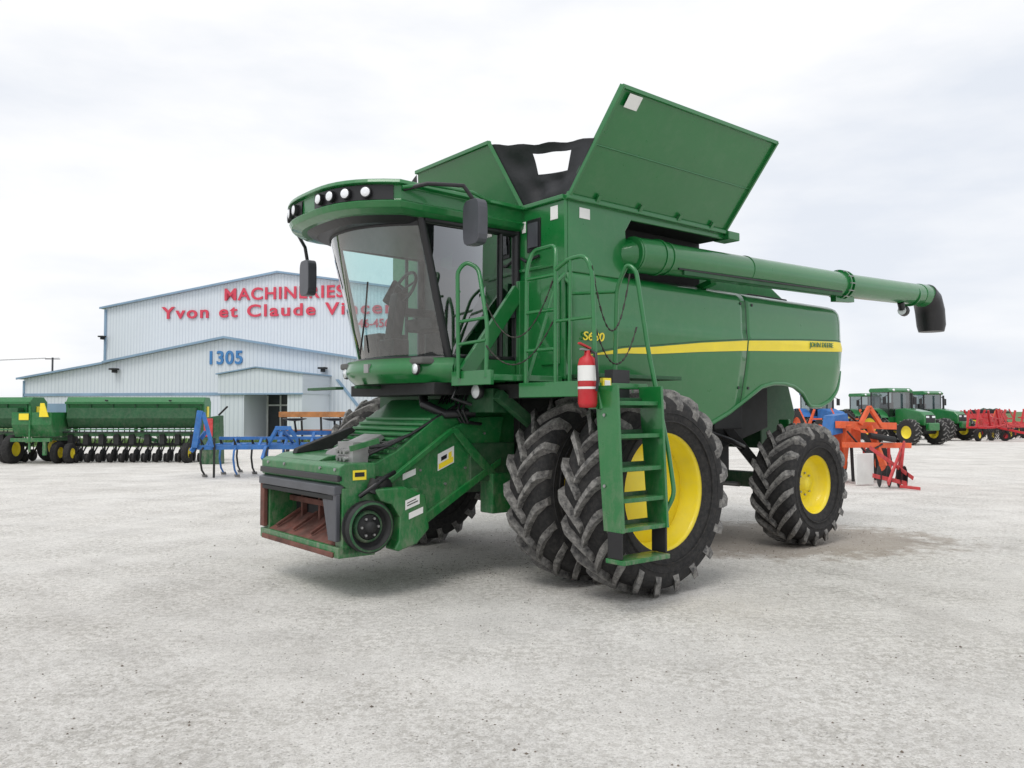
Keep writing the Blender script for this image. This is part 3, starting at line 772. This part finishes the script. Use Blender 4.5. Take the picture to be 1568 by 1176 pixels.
text('sign_phone','346-4563',bld,(4.4,11.9,8.7),RX,1.0,SIGNR,xs=1.0,off=.012,ext=.04)
text('sign_street_number','1305',bld,(-1.45,-.06,5.05),RX,1.30,SIGNB,xs=1.0,off=.026,ext=.04,spacing=1.1)

# =================================================================== other machines
def simple_wheel(b,x,y,r,w,rimcol=YEL,lugs=0):
    b.lathe([(r*.5,-w*.45),(r*.8,-w*.5),(r*.95,-w*.45),(r,-w*.3),(r,w*.3),(r*.95,w*.45),(r*.8,w*.5),(r*.5,w*.45)],(x,y,r),RUB,n=28)
    b.lathe([(r*.55,w*.42),(r*.45,w*.2),(r*.2,w*.15),(0,w*.2)],(x,y,r),rimcol,n=20)
    b.lathe([(r*.55,-w*.42),(r*.45,-w*.2),(r*.2,-w*.15),(0,-w*.2)],(x,y,r),rimcol,n=20)
    for k in range(lugs):
        for sd in(-1,1):
            t=2*math.pi*(k+(.5 if sd>0 else 0))/lugs; t2=t-.25
            p=(x+r*math.cos(t),y,r+r*math.sin(t)); q=(x+r*math.cos(t2)*.98,y+sd*w*.5,r+r*math.sin(t2)*.98)
            b.bar(p,q,.05,.05,RUBL,up=(math.cos(t),0,math.sin(t)))

def grain_drill(name,loc,rot,w=4.6):
    e=empty(name,loc,rot); b=B()
    h=w/2
    b.prism([(-.35,1.45),(-.15,1.15),(.15,1.15),(.40,1.45),(.42,2.05),(.25,2.22),(-.25,2.22),(-.40,2.05)],-h,h,GREEN2,axis='y')
    b.finish('hopper',e,bevel=.02)
    b=B()
    for i in range(7):
        y=lerp(-h+.1,h-.1,i/6); b.box(-.43,-.40,y-.02,y+.02,1.45,2.05,GREEND)
    b.box(-.46,-.40,-h,h,1.98,2.06,GREEN2)
    b.prism([(-.75,1.5),(-.6,1.2),(-.45,1.2),(-.45,1.85),(-.7,1.85)],-h+.2,h-.2,GREEND)
    b.bar((-.55,-h,.95),(-.55,h,.95),.12,.12,GREEN2); b.bar((.5,-h,.95),(.5,h,.95),.12,.12,GREEN2)
    b.bar((-.3,-h,.6),(-.3,h,.6),.1,.1,BLKM)
    for y in(-h+.05,0,h-.05):
        b.bar((-.6,y,.95),(.6,y,.95),.08,.12,GREEN2); b.bar((-.3,y,.95),(-.3,y,1.5),.08,.12,GREEN2); b.bar((.3,y,.95),(.3,y,1.5),.08,.12,GREEN2)
    n=int(w/.19)
    for i in range(n):
        y=lerp(-h+.15,h-.15,i/(n-1)); xo=-.35 if i%2 else -.05
        b.lathe([(0,-.008),(.21,-.008),(.21,.008),(0,.008)],(xo,y,.23),BLKM,n=14)
        b.bar((xo,y,.23),(.3,y,.75),.03,.05,BLKM)
        b.tube([(xo+.05,y,.3),(-.1,y,1.2)],.018,BLK,n=5)
        b.lathe([(0,-.03),(.15,-.03),(.15,.03),(0,.03)],(xo-.35,y,.16),RUB,n=12)
        b.bar((xo-.35,y,.16),(xo,y,.4),.03,.03,BLKM)
    b.bar((-.75,-h+.2,1.12),(-.75,h-.2,1.12),.05,.04,GREEN2)
    b.bar((.6,-.4,.95),(2.2,0,.55),.12,.14,GREEN2); b.bar((.6,.4,.95),(2.2,0,.55),.12,.14,GREEN2)
    b.box(-.80,-.60,-h+.1,h-.1,1.02,1.05,BLKM)
    for i in range(9):
        y=lerp(-h+.3,h-.3,i/8); b.box(-.70,-.45,y-.08,y+.08,.62,.95,BLKM)
    b.finish('frame_and_openers',e)
    b=B()
    simple_wheel(b,.35,-h-.18,.50,.28); simple_wheel(b,.35,h+.18,.50,.28); simple_wheel(b,-.9,-h+.4,.34,.2); simple_wheel(b,-.9,h-.4,.34,.2)
    b.finish('wheels',e)
    b=B(); b.box(-.1,.1,-h-.02,-h,1.5,1.9,YEL); b.box(-.44,-.432,-.5,.0,1.6,1.8,YEL)
    for y in(-1.2,.9): b.tube([(-.45,y,2.1),(-.6,y,2.1)],.03,BLK)
    b.finish('decals',e)
    return e
grain_drill('seed_drill',(-12.9,28.3,0),math.radians(94),4.6)
grain_drill('seed_drill',(-18.7,28.6,0),math.radians(80),4.8)

e=empty('fertilizer_cart',(-15.75,27.3,0),math.radians(90)); b=B()
b.prism([(-.6,1.3),(-.4,.9),(.5,.9),(.7,1.3),(.7,1.7),(-.6,1.7)],-.7,.6,GREEN2); b.box(-.63,-.60,.0,.35,1.45,1.66,YEL)
b.prism([(-.35,1.55),(-.65,1.55),(-.50,2.0),(-.38,2.0)],-.70,-.66,YEL,axis='x')
b.bar((-.6,-.7,.8),(-.6,.6,.8),.12,.12,GREEN2); b.bar((.6,-.7,.8),(.6,.6,.8),.12,.12,GREEN2)
b.bar((-.6,-.5,.8),(-.6,-.5,.3),.1,.1,GREEN2); b.bar((-.6,0,1.9),(-.6,.0,.4),.06,.06,GREEN2)
simple_wheel(b,0,-.6,.36,.2); simple_wheel(b,-.1,.85,.48,.26)
b.finish('cart_body',e)

def plough(name,loc,rot,col,w,bodies=5):
    e=empty(name,loc,rot); b=B(); h=w/2
    b.bar((-h,-.5,.80),(h,-.5,.80),.12,.12,col); b.bar((-h,.35,.80),(h,.35,.80),.12,.12,col); b.bar((-h*.9,1.1,.80),(h*.9,1.1,.80),.12,.12,col)
    b.bar((-h*.8,-.1,1.02),(h*.9,-.1,1.02),.08,.08,col)
    for i in range(7):
        x=lerp(-h*.9,h*.9,i/6); b.bar((x,-.5,.80),(x,1.1,.80),.10,.10,col); b.bar((x,-.5,.83),(x,-.1,1.02),.06,.06,col)
    for i in range(bodies*2):
        x=lerp(-h+.15,h-.15,i/(bodies*2-1)); y=(-.5,.35,1.1)[i%3]
        b.tube([(x,y,.80),(x,y-.25,.72),(x,y-.32,.5),(x,y-.15,.22),(x,y+.08,.10)],.028,col if i%2 else BLKM,n=6)
        b.bar((x,y+.08,.10),(x,y+.18,.02),.14,.02,STEEL)
        b.tube([(x,y,.85),(x,y-.3,1.03),(x,y-.2,.87)],.02,BLKM,n=6)
    b.bar((-.45,-.55,.80),(-.15,-.75,1.30),.07,.09,col); b.bar((.45,-.55,.80),(.15,-.75,1.30),.07,.09,col); b.bar((-.2,-.75,1.30),(.2,-.75,1.30),.09,.1,col)
    b.bar((0,-.75,1.25),(0,.9,.85),.07,.07,col)
    b.bar((-.45,-.6,.80),(-.5,-.8,.5),.08,.12,col); b.bar((.45,-.6,.80),(.5,-.8,.5),.08,.12,col)
    for x in(-h*.8,h*.7): b.bar((x,-.6,1.05),(x,-.6,.02),.05,.05,BLKM)
    b.finish('tool_frame',e,bevel=.008)
    return e
pl=plough('field_cultivator',(-6.0,21.9,0),math.radians(6),BLUE,4.4,8)
b=B()
b.bar((-2.25,-.6,.8),(-2.12,-.6,1.75),.10,.14,BLUE); b.bar((-1.8,-.6,.8),(-2.05,-.6,1.7),.07,.09,BLUE); b.bar((-2.35,-.55,.7),(-2.05,-.3,1.2),.07,.1,BLUE)
b.bar((-.5,1.4,1.12),(2.6,1.4,1.12),.10,.12,BLUE)
for x in(-.4,.5,1.4,2.2): 
    b.bar((x,1.4,1.12),(x,.9,.85),.08,.10,BLUE)
b.bar((1.3,-.5,.85),(1.55,-.6,1.45),.07,.09,BLUE); b.bar((1.9,-.5,.85),(1.6,-.6,1.45),.07,.09,BLUE)
for x in(.0,1.1):
    b.lathe([(0,-.05),(.18,-.03),(.34,.02),(.32,.04),(.16,-.01),(0,-.03)],(x,1.1,1.50),BLK,n=20,axis='z')
    b.tube([(x,1.1,1.45),(x,1.4,1.12)],.03,BLKM)
b.finish('folded_wing',pl)
e=empty('harrow_beam',(-5.6,30.0,0),math.radians(4)); b=B()
b.bar((-2.9,0,1.62),(2.2,0,1.62),.16,.20,OCHRE)
for i in range(8):
    x=lerp(-2.8,2.1,i/7); b.bar((x,0,1.55),(x,.3,.4),.07,.07,BLKM); b.bar((x,.3,.4),(x+.15,-.0,.02),.07,.07,BLKM)
    b.lathe([(0,-.03),(.2,-.02),(.3,.03)],(x+.1,.5,.32),OCHRE if i%2 else BLKM,n=14,axis='x')
b.bar((-2.7,.4,1.0),(2.1,.4,1.0),.12,.12,OCHRE)
b.finish('beam_frame',e,bevel=.01)

def tractor(name,loc,rot,col=GREEN,rim=YEL):
    e=empty(name,loc,rot); T=lambda p:(p[1],-p[0],p[2])
    b=B(T)
    b.prism([(.4,1.05),(.4,1.85),(1.0,1.90),(2.1,1.72),(2.35,1.50),(2.35,1.0)],-.38,.38,col); 
    b.box(-.9,.5,-.35,.35,.7,1.2,BLKM); b.box(.5,2.2,-.25,.25,.65,1.05,BLKM)
    b.box(2.35,2.62,-.35,.35,.75,1.15,col)
    b.finish('hood',e,bevel=.06,seg=3)
    b=B(T)
    b.box(2.351,2.36,-.30,.30,1.1,1.55,BLK)
    for y in(-.2,.2): b.box(2.36,2.37,y-.1,y+.1,1.40,1.50,LAMP)
    b.tube([(.7,.5,1.5),(.7,.5,2.7)],.06,BLK)
    b.finish('grille_and_exhaust',e)
    b=B(T)
    b.prism([(-.95,2.75),(.45,2.75),(.5,2.85),(.3,2.98),(-.9,2.98),(-1.0,2.88)],-.80,.80,col)
    b.box(-.9,.35,-.75,.75,1.15,1.45,col)
    b.finish('cab_roof_and_base',e,bevel=.03)
    b=B(T)
    for x in(-.88,.33):
        for y in(-.73,.73): b.bar((x,y,1.4),(x,y,2.76),.06,.06,BLK)
    b.add([(.36,-.7,1.45),(.36,.7,1.45),(.36,.7,2.75),(.36,-.7,2.75)],[(0,1,2,3)],GLASSD)
    for y in(-.75,.75): b.add([(-.88,y,1.45),(.33,y,1.45),(.33,y,2.75),(-.88,y,2.75)],[(0,1,2,3)],GLASSD)
    b.box(-.7,-.3,-.25,.25,1.45,2.2,SEAT)
    for y in(-.5,.5): b.lathe([(0,.06),(.07,.05),(.07,0)],(.45,y,2.87),LAMP,n=10,axis='x')
    for y in(-1.05,1.05): b.box(.35,.4,y-.1,y+.1,2.1,2.5,BLK); b.tube([(.35,y*.75,2.6),(.37,y,2.5)],.02,BLK)
    b.finish('cab',e)
    b=B(T)
    for y in(-1.0,1.0):
        simple_wheel(b,-.5,y,.92,.52,rim,lugs=18); simple_wheel(b,1.85,y*.92,.66,.42,rim,lugs=16)
        b.lathe([(1.0,-.26),(1.0,.26)],(-.5,y,.92),col,n=12,ang=(.5,2.3))
    b.tube([(1.85,-.9,.66),(1.85,.9,.66)],.1,BLKM); b.tube([(-.5,-.9,.92),(-.5,.9,.92)],.14,BLKM)
    b.finish('wheels',e)
    return e
tractor('tractor',(20.6,44.0,0),math.radians(20))
tractor('tractor',(25.6,50.3,0),math.radians(24))
tractor('tractor',(19.0,50.5,0),math.radians(10),BLUE,ORANGE)
tractor('tractor',(24.6,56.5,0),math.radians(14))

e=empty('disc_mower',(8.5,19.6,0),math.radians(18)); e.scale=(.92,1,1.05); b=B()
b.bar((-.9,0,1.35),(1.3,.4,1.30),.16,.16,ORANGE); b.bar((-.6,0,1.35),(-.5,.3,.35),.14,.14,ORANGE); b.bar((.2,.1,1.3),(.35,-.2,.4),.12,.14,ORANGE)
b.bar((-.9,-.2,.9),(1.5,.1,.85),.12,.12,ORANGE); b.bar((-.2,.0,1.35),(.1,0,1.75),.08,.1,ORANGE); b.bar((.5,.0,1.3),(.1,0,1.75),.08,.1,ORANGE)
b.tube([(-.5,.1,1.6),(-.1,.2,1.4),(.3,.1,1.1)],.03,BLK); b.tube([(.0,-.1,1.1),(.8,-.1,1.0)],.07,BLKM)
b.tube([(-.7,-.1,1.2),(-.2,-.2,.7),(.4,-.1,.9)],.025,BLK)
b.prism([(-.9,.35),(-.9,1.2),(-.4,1.3),(.1,1.2),(.1,.9),(-.4,.8)],.3,.9,ORANGE)
for k in range(6): b.bar((-.7+.4*k,.2,.85),(-.75+.4*k,.1,.05),.05,.07,BLKM if k%2 else REDP)
b.box(-.75,-.22,-.45,-.40,.03,.72,WHITE)
b.prism([(-1.0,1.1),(-.9,1.55),(-.5,1.6),(-.4,1.2)],.1,.5,BLUE)
b.finish('mower_frame',e,bevel=.01)
b=B(); simple_wheel(b,1.2,.9,.42,.28,ORANGE); simple_wheel(b,-.2,1.0,.42,.28,ORANGE); b.finish('wheels',e)
e=empty('disc_plough',(8.60,18.4,0),math.radians(-10)); e.scale=(.52,.9,.95); b=B()
b.bar((-.8,.5,.95),(.7,-.1,.25),.08,.10,REDP); b.bar((-.5,-.5,.15),(.6,.6,.95),.08,.10,REDP); b.bar((-.9,0,.3),(.5,0,.12),.08,.1,REDP)
b.bar((.2,0,.1),(.6,.4,1.1),.08,.08,REDP); b.bar((.6,.4,1.1),(.4,.8,.1),.06,.08,REDP)
for x in(-.6,-.2,.2,.45): b.lathe([(0,-.03),(.15,-.02),(.26,.03)],(x,.15,.27),BLKM,n=16,axis='x')
b.bar((.1,-.2,.07),(.75,-.55,.05),.06,.07,REDP)
b.finish('plough_frame',e,bevel=.008)

def row_implement(name,loc,rot,col,kind):
    e=empty(name,loc,rot); b=B()
    if kind==0:
        b.prism([(-2.0,.8),(-2.0,1.5),(.2,1.6),(.5,1.3),(.5,.7)],-.6,.6,col); b.prism([(-.9,1.55),(-.9,1.85),(.1,1.85),(.3,1.55)],-.4,.4,BLKM)
        b.box(.2,.9,-1.4,-.6,.35,.8,col); simple_wheel(b,-.6,-.9,.48,.3,YEL); simple_wheel(b,-.6,.9,.48,.3,YEL)
        b.bar((.5,0,.8),(2.3,.3,.5),.12,.14,col); b.bar((-2.0,0,1.1),(-3.0,0,1.0),.5,.5,col)
    elif kind==1:
        b.bar((0,0,.9),(2.2,0,.6),.14,.14,col); b.bar((-1.2,0,1.0),(0,0,.9),.14,.14,col)
        for cx in(-1.2,.4):
            for k in range(10):
                t=2*math.pi*k/10; b.tube([(cx,0,1.0),(cx+1.0*math.cos(t),.9*math.sin(t),.8)],.03,col,n=5)
                b.tube([(cx+1.0*math.cos(t),.9*math.sin(t),.8),(cx+1.05*math.cos(t),.95*math.sin(t),.25)],.02,BLKM,n=4)
        b.bar((-1.2,0,1.0),(-1.6,0,1.9),.07,.07,col); b.bar((.4,0,1.0),(.0,0,1.9),.07,.07,col)
        simple_wheel(b,-1.2,.3,.3,.2,RED); simple_wheel(b,.4,.3,.3,.2,RED)
    elif kind==2:
        for y in(-.5,.5): b.bar((-1.6,y,.8),(1.6,y,.8),.1,.12,col)
        for x in(-1.5,-.5,.5,1.5): b.bar((x,-.5,.8),(x,.5,.8),.1,.1,col)
        for sx in(-1,1):
            b.bar((sx*1.6,0,.8),(sx*1.2,0,1.85),.1,.12,col); b.bar((sx*1.6,.5,.8),(sx*1.3,.5,1.8),.1,.12,col); b.bar((sx*.8,0,1.3),(sx*1.4,0,1.3),.08,.08,col)
        for i in range(12): x=lerp(-1.5,1.5,i/11); b.tube([(x,-.5,.8),(x,-.75,.5),(x,-.5,.1)],.03,BLKM,n=5)
        simple_wheel(b,-.9,.2,.35,.22,YEL); simple_wheel(b,.9,.2,.35,.22,YEL); b.bar((0,-.5,.8),(0,-1.9,.5),.12,.12,col)
    else:
        b.prism([(-.4,.6),(-.8,1.2),(.8,1.2),(.4,.6)],-.5,.5,col); b.box(-.8,.8,-.52,.52,1.2,1.26,BLKM)
        b.bar((-.9,0,.5),(.9,0,.5),.12,.1,BLKM); simple_wheel(b,-.7,-.6,.35,.22,RED); simple_wheel(b,.7,-.6,.35,.22,RED); b.bar((0,-.6,.6),(0,-1.8,.5),.1,.1,REDP)
    b.finish('implement_body',e,bevel=.01)
names=['square_baler','rotary_rake','folding_cultivator','hopper_spreader']
seq=[(2,REDP,31.0,57),(3,YEL,32.3,58),(2,REDP,33.0,65),(1,RED,36.2,61),(2,REDP,34.2,54.5),(1,REDP,37.8,59),(2,RED,38.3,63.5),(2,REDP,41.5,67),(1,RED,42.5,64),(1,ORANGE,40.0,61),(2,RED,45.5,69),(3,RED,35,72),(2,REDP,41,74),(1,REDP,47.5,72),(2,ORANGE,18.3,46),(1,ORANGE,16.8,43),(2,RED,36.5,68),(0,REDP,44.5,75),(2,REDP,50,76),
 (1,REDP,32.6,51.5),(2,RED,30.3,52),(0,REDP,38.5,66.5),(2,RED,36.8,57.5),(2,ORANGE,43.5,70.5),(1,RED,34.0,60)]
for k,c,x,y in seq:
    q=.92 if x>25 else 1.0
    row_implement(names[k],(x*q,y*q,0),random.uniform(-.7,.7),c,k)

e=empty('post_auger',(-9.9,27.0,0)); b=B()
b.prism([(-.35,0),(-.35,1.5),(.3,1.6),(.35,0)],-.2,.2,GREEND); b.prism([(-.2,.9),(-.2,1.5),(.1,1.5),(.1,.9)],-.24,-.2,REDP); b.bar((.2,0,1.6),(.5,0,1.9),.06,.06,BLKM)
b.finish('auger_body',e,bevel=.03)
e=empty('utility_line',(0,0,0)); b=B()
for x in(-120,-62): 
    b.tube([(x,110,0),(x,110,9.0)],.12,GREY,n=6); b.bar((x-1,110,8.8),(x+1,110,8.8),.1,.1,GREY)
for o in(-.9,.9): b.tube([(lerp(-120,-62,t/20)+o,110,8.95-.8*math.sin(math.pi*t/20)) for t in range(21)],.02,BLK,n=4)
b.finish('poles_and_wires',e)

# =================================================================== GROUND
g=bpy.data.materials.new('gravel_ground'); g.use_nodes=True
nt=g.node_tree;n=nt.nodes;l=nt.links;bs=n['Principled BSDF'];bs.inputs['Roughness'].default_value=.95
bs.inputs['Specular IOR Level'].default_value=.12
tc=n.new('ShaderNodeTexCoord')
def noise(sc,det=6,ro=.6,vec=None,dist=0.0):
    x=n.new('ShaderNodeTexNoise');x.inputs['Scale'].default_value=sc;x.inputs['Detail'].default_value=det;x.inputs['Roughness'].default_value=ro
    x.inputs['Distortion'].default_value=dist
    l.new(vec or tc.outputs['Object'],x.inputs['Vector']);return x
def ramp(src,p0,c0,p1,c1):
    x=n.new('ShaderNodeValToRGB');x.color_ramp.elements[0].position=p0;x.color_ramp.elements[0].color=c0;x.color_ramp.elements[1].position=p1;x.color_ramp.elements[1].color=c1
    l.new(src,x.inputs['Fac']);return x
def mixc(a,b_,f,blend='MIX'):
    x=n.new('ShaderNodeMix');x.data_type='RGBA';x.blend_type=blend
    if isinstance(f,float): x.inputs[0].default_value=f
    else: l.new(f,x.inputs[0])
    l.new(a,x.inputs[6])
    if isinstance(b_,tuple): x.inputs[7].default_value=b_
    else: l.new(b_,x.inputs[7])
    return x.outputs[2]
def math_(op,a,b_=None,c_=None):
    x=n.new('ShaderNodeMath');x.operation=op
    for i,v in enumerate((a,b_,c_)):
        if v is None: continue
        if isinstance(v,(int,float)): x.inputs[i].default_value=v
        else: l.new(v,x.inputs[i])
    return x.outputs[0]
big=noise(.22,5,.6); base=ramp(big.outputs['Fac'],.35,(.80,.775,.735,1),.65,(.87,.85,.815,1))
mid=noise(1.3,9,.70); md=ramp(mid.outputs['Fac'],.40,(.90,.90,.90,1),.58,(1,1,1,1))
c=mixc(base.outputs[0],md.outputs[0],.9,'MULTIPLY')
peb=noise(16,7,.8); pm=noise(.8,5,.65); pr=ramp(peb.outputs['Fac'],.44,(.70,.69,.67,1),.55,(1.0,1.0,1.0,1)); pmr=ramp(pm.outputs['Fac'],.40,(.35,.35,.35,1),.60,(1,1,1,1))
c=mixc(c,pr.outputs[0],pmr.outputs[0],'MULTIPLY')
fine=noise(60,5,.85); fn_=ramp(fine.outputs['Fac'],.38,(.50,.49,.48,1),.54,(1.0,1.0,1.0,1))
c=mixc(c,fn_.outputs[0],.6,'MULTIPLY')
# individual stones, light and dark, from cell colours
for scv,thr,colr,amt in ((34,.20,(.30,.28,.25,1),.65),(47,.18,(.95,.94,.92,1),.55)):
    vo=n.new('ShaderNodeTexVoronoi');vo.inputs['Scale'].default_value=scv;l.new(tc.outputs['Object'],vo.inputs['Vector'])
    vr=ramp(vo.outputs['Distance'],thr,(1,1,1,1),thr+.10,(0,0,0,1))
    sp=n.new('ShaderNodeSeparateColor');l.new(vo.outputs['Color'],sp.inputs[0])
    pick=math_('GREATER_THAN',sp.outputs[0],.78)
    f=math_('MULTIPLY',math_('MULTIPLY',vr.outputs[0],pick),amt)
    c=mixc(c,colr,f)
# spilled tan soil under and behind the machine
mp=n.new('ShaderNodeMapping');mp.inputs['Location'].default_value=(-3.4,-11.2,0);mp.vector_type='POINT'
l.new(tc.outputs['Object'],mp.inputs['Vector'])
vl=n.new('ShaderNodeVectorMath');vl.operation='LENGTH'
sc_=n.new('ShaderNodeVectorMath');sc_.operation='MULTIPLY';sc_.inputs[1].default_value=(.34,.55,1);l.new(mp.outputs[0],sc_.inputs[0]);l.new(sc_.outputs[0],vl.inputs[0])
dn=noise(3.0,9,.75)
adv=math_('ADD',math_('MULTIPLY_ADD',dn.outputs['Fac'],-1.9,vl.outputs['Value']),.25)
dr=ramp(adv,0.0,(.70,.70,.70,1),.25,(0,0,0,1))
c=mixc(c,(.33,.28,.23,1),dr.outputs[0])
# curved wheel tracks: concentric arcs about turning centres of vehicles
for cx,cy,fr,st in ((-14,-3,1.1,.8),(19,2,.9,.7),(3,34,.8,.5)):
    m_=n.new('ShaderNodeMapping');m_.inputs['Location'].default_value=(-cx,-cy,0);l.new(tc.outputs['Object'],m_.inputs['Vector'])
    ln=n.new('ShaderNodeVectorMath');ln.operation='LENGTH';l.new(m_.outputs[0],ln.inputs[0])
    wob=noise(.35,2,.5)
    rr=math_('MULTIPLY_ADD',wob.outputs['Fac'],1.6,ln.outputs['Value'])
    cb=n.new('ShaderNodeCombineXYZ');l.new(rr,cb.inputs[0]);
    tn=noise(fr,6,.62,cb.outputs[0])
    grit=math_('MULTIPLY_ADD',peb.outputs['Fac'],.10,math_('SUBTRACT',tn.outputs['Fac'],.05))
    trr=ramp(grit,.42,(.87,.865,.86,1),.52,(1,1,1,1))
    msk=noise(.45,4,.6); mr_=ramp(msk.outputs['Fac'],.40,(0,0,0,1),.62,(st,st,st,1))
    c=mixc(c,trr.outputs[0],mr_.outputs[0],'MULTIPLY')
l.new(c,bs.inputs['Base Color'])
bp=n.new('ShaderNodeBump');bp.inputs['Strength'].default_value=.55;bp.inputs['Distance'].default_value=.02
l.new(fine.outputs['Fac'],bp.inputs['Height'])
bp2=n.new('ShaderNodeBump');bp2.inputs['Strength'].default_value=.35;bp2.inputs['Distance'].default_value=.06
l.new(mid.outputs['Fac'],bp2.inputs['Height']);l.new(bp.outputs[0],bp2.inputs['Normal'])
bp3=n.new('ShaderNodeBump');bp3.inputs['Strength'].default_value=.5;bp3.inputs['Distance'].default_value=.03
l.new(peb.outputs['Fac'],bp3.inputs['Height']);l.new(bp2.outputs[0],bp3.inputs['Normal']);l.new(bp3.outputs[0],bs.inputs['Normal'])
b=B(); b.add([(-3000,-200,0),(3000,-200,0),(3000,4000,0),(-3000,4000,0)],[(0,1,2,3)],g); b.finish('gravel_yard_ground')
GR=mat('grass_field',(.09,.15,.045),.95,var=.35,vscale=.08)
b=B(); b.add([(-3000,96,.006),(3000,84,.006),(3000,4000,.006),(-3000,4000,.006)],[(0,1,2,3)],GR)
b.add([(-60,40,.006),(-8,40,.006),(-6,52,.006),(-60,54,.006)],[(0,1,2,3)],GR)
b.add([(-60,54.01,.008),(-30,54.01,.008),(-38,95,.008),(-60,95,.008)],[(0,1,2,3)],GR); b.finish('grass')
b=B()
for i in range(2500):
    x=random.uniform(-40,-8);y=random.uniform(39.6,46);h=random.uniform(.12,.38);a=random.uniform(0,3.1)
    dx,dy=math.cos(a)*.06,math.sin(a)*.06
    b.add([(x-dx,y-dy,0),(x+dx,y+dy,0),(x+random.uniform(-.1,.1),y,h)],[(0,1,2)],GR)
b.finish('grass_verge')
ST=mat('stones',(.52,.505,.48),.9,var=.35,vscale=3)
STD=mat('soil_crumbs',(.15,.125,.10),.95,var=.4,vscale=3)
b=B()
def stone(x,y,r,m):
    vs=[];
    for p in((1,0,0),(-1,0,0),(0,1,0),(0,-1,0),(0,0,.7),(0,0,-.3)):
        k=r*random.uniform(.6,1.3); vs.append((x+p[0]*k,y+p[1]*k,r*.2+p[2]*k))
    b.add(vs,[(0,2,4),(2,1,4),(1,3,4),(3,0,4),(2,0,5),(1,2,5),(3,1,5),(0,3,5)],m)
for i in range(16000):
    d=2.2+15*random.random()**1.5; a=random.uniform(-.75,.75); stone(d*math.tan(a),d,random.uniform(.003,.009)*(1 if random.random()<.97 else 1.8),ST if random.random()<.88 else STD)
for i in range(1000):
    cx,cy,sd=random.choice([(0.6,9.4,.7),(4.2,11.5,.8),(3.0,10.2,.7),(-.3,8.8,.6),(-.6,9.2,.7),(0.3,10.5,1.0)])
    stone(random.gauss(cx,sd),random.gauss(cy,sd*.5),random.uniform(.003,.010),STD)
b.finish('loose_gravel')
TL=mat('distant_foliage',(.07,.10,.075),.95,var=.4,vscale=.05)
b=B()
x=-900
while x<1400:
    w=random.uniform(6,16); h=random.uniform(2,6)*(1 if random.random()<.7 else .4); y=random.uniform(640,760)
    for k in range(5):
        px=x+random.uniform(-w/2,w/2); r=random.uniform(2,4); b.lathe([(0,h*random.uniform(.8,1.1)),(r*.6,h*.75),(r,h*.4),(r*.8,0)],(px,y+random.uniform(-3,3),0),TL,n=7,axis='z',smooth=False)
    x+=w*random.uniform(.6,2.0)
b.finish('distant_tree_line')

# =================================================================== WORLD / LIGHT
w=bpy.data.worlds.new('World'); scene.world=w; w.use_nodes=True
nt=w.node_tree;n=nt.nodes;l=nt.links; bg=n['Background']; out=n['World Output']
el=math.radians(58); sunaz=math.radians(205)
sky=n.new('ShaderNodeTexSky'); sky.sky_type='NISHITA'; sky.sun_disc=False; sky.sun_elevation=el; sky.sun_rotation=sunaz
l.new(sky.outputs[0],bg.inputs['Color']); bg.inputs['Strength'].default_value=.10
bg2=n.new('ShaderNodeBackground'); bg2.inputs['Strength'].default_value=1.07
tc=n.new('ShaderNodeTexCoord'); mp=n.new('ShaderNodeMapping'); mp.inputs['Scale'].default_value=(1.0,1.0,3.2); mp.inputs['Location'].default_value=(.35,.2,0.1); l.new(tc.outputs['Generated'],mp.inputs['Vector'])
no=n.new('ShaderNodeTexNoise');no.inputs['Scale'].default_value=1.9;no.inputs['Detail'].default_value=8;no.inputs['Roughness'].default_value=.52;l.new(mp.outputs[0],no.inputs['Vector'])
cr=n.new('ShaderNodeValToRGB');cr.color_ramp.elements[0].position=.36;cr.color_ramp.elements[0].color=(.77,.81,.88,1);cr.color_ramp.elements[1].position=.55;cr.color_ramp.elements[1].color=(.97,.975,.99,1)
l.new(no.outputs['Fac'],cr.inputs['Fac']);l.new(cr.outputs[0],bg2.inputs['Color'])
mx=n.new('ShaderNodeMixShader');mx.inputs[0].default_value=.96
l.new(bg.outputs[0],mx.inputs[1]);l.new(bg2.outputs[0],mx.inputs[2]);l.new(mx.outputs[0],out.inputs['Surface'])
sd=bpy.data.lights.new('sun','SUN'); sd.energy=1.4; sd.angle=math.radians(26); sd.color=(1,.98,.94)
so=bpy.data.objects.new('sun',sd); COL.objects.link(so)
dirv=Vector((math.sin(sunaz)*math.cos(el),math.cos(sunaz)*math.cos(el),math.sin(el)))
so.rotation_euler=(-dirv).to_track_quat('-Z','Y').to_euler()

# camera
cd=bpy.data.cameras.new('camera'); cd.sensor_width=36; cd.lens=36*1250/1568; cd.clip_end=6000; cd.clip_start=.05
co=bpy.data.objects.new('camera',cd); COL.objects.link(co); co.location=(0,0,1.73)
co.rotation_euler=(math.pi/2+math.atan(42/1250),0,0); scene.camera=co
scene.view_settings.view_transform='Standard'; scene.view_settings.look='None'; scene.view_settings.exposure=0
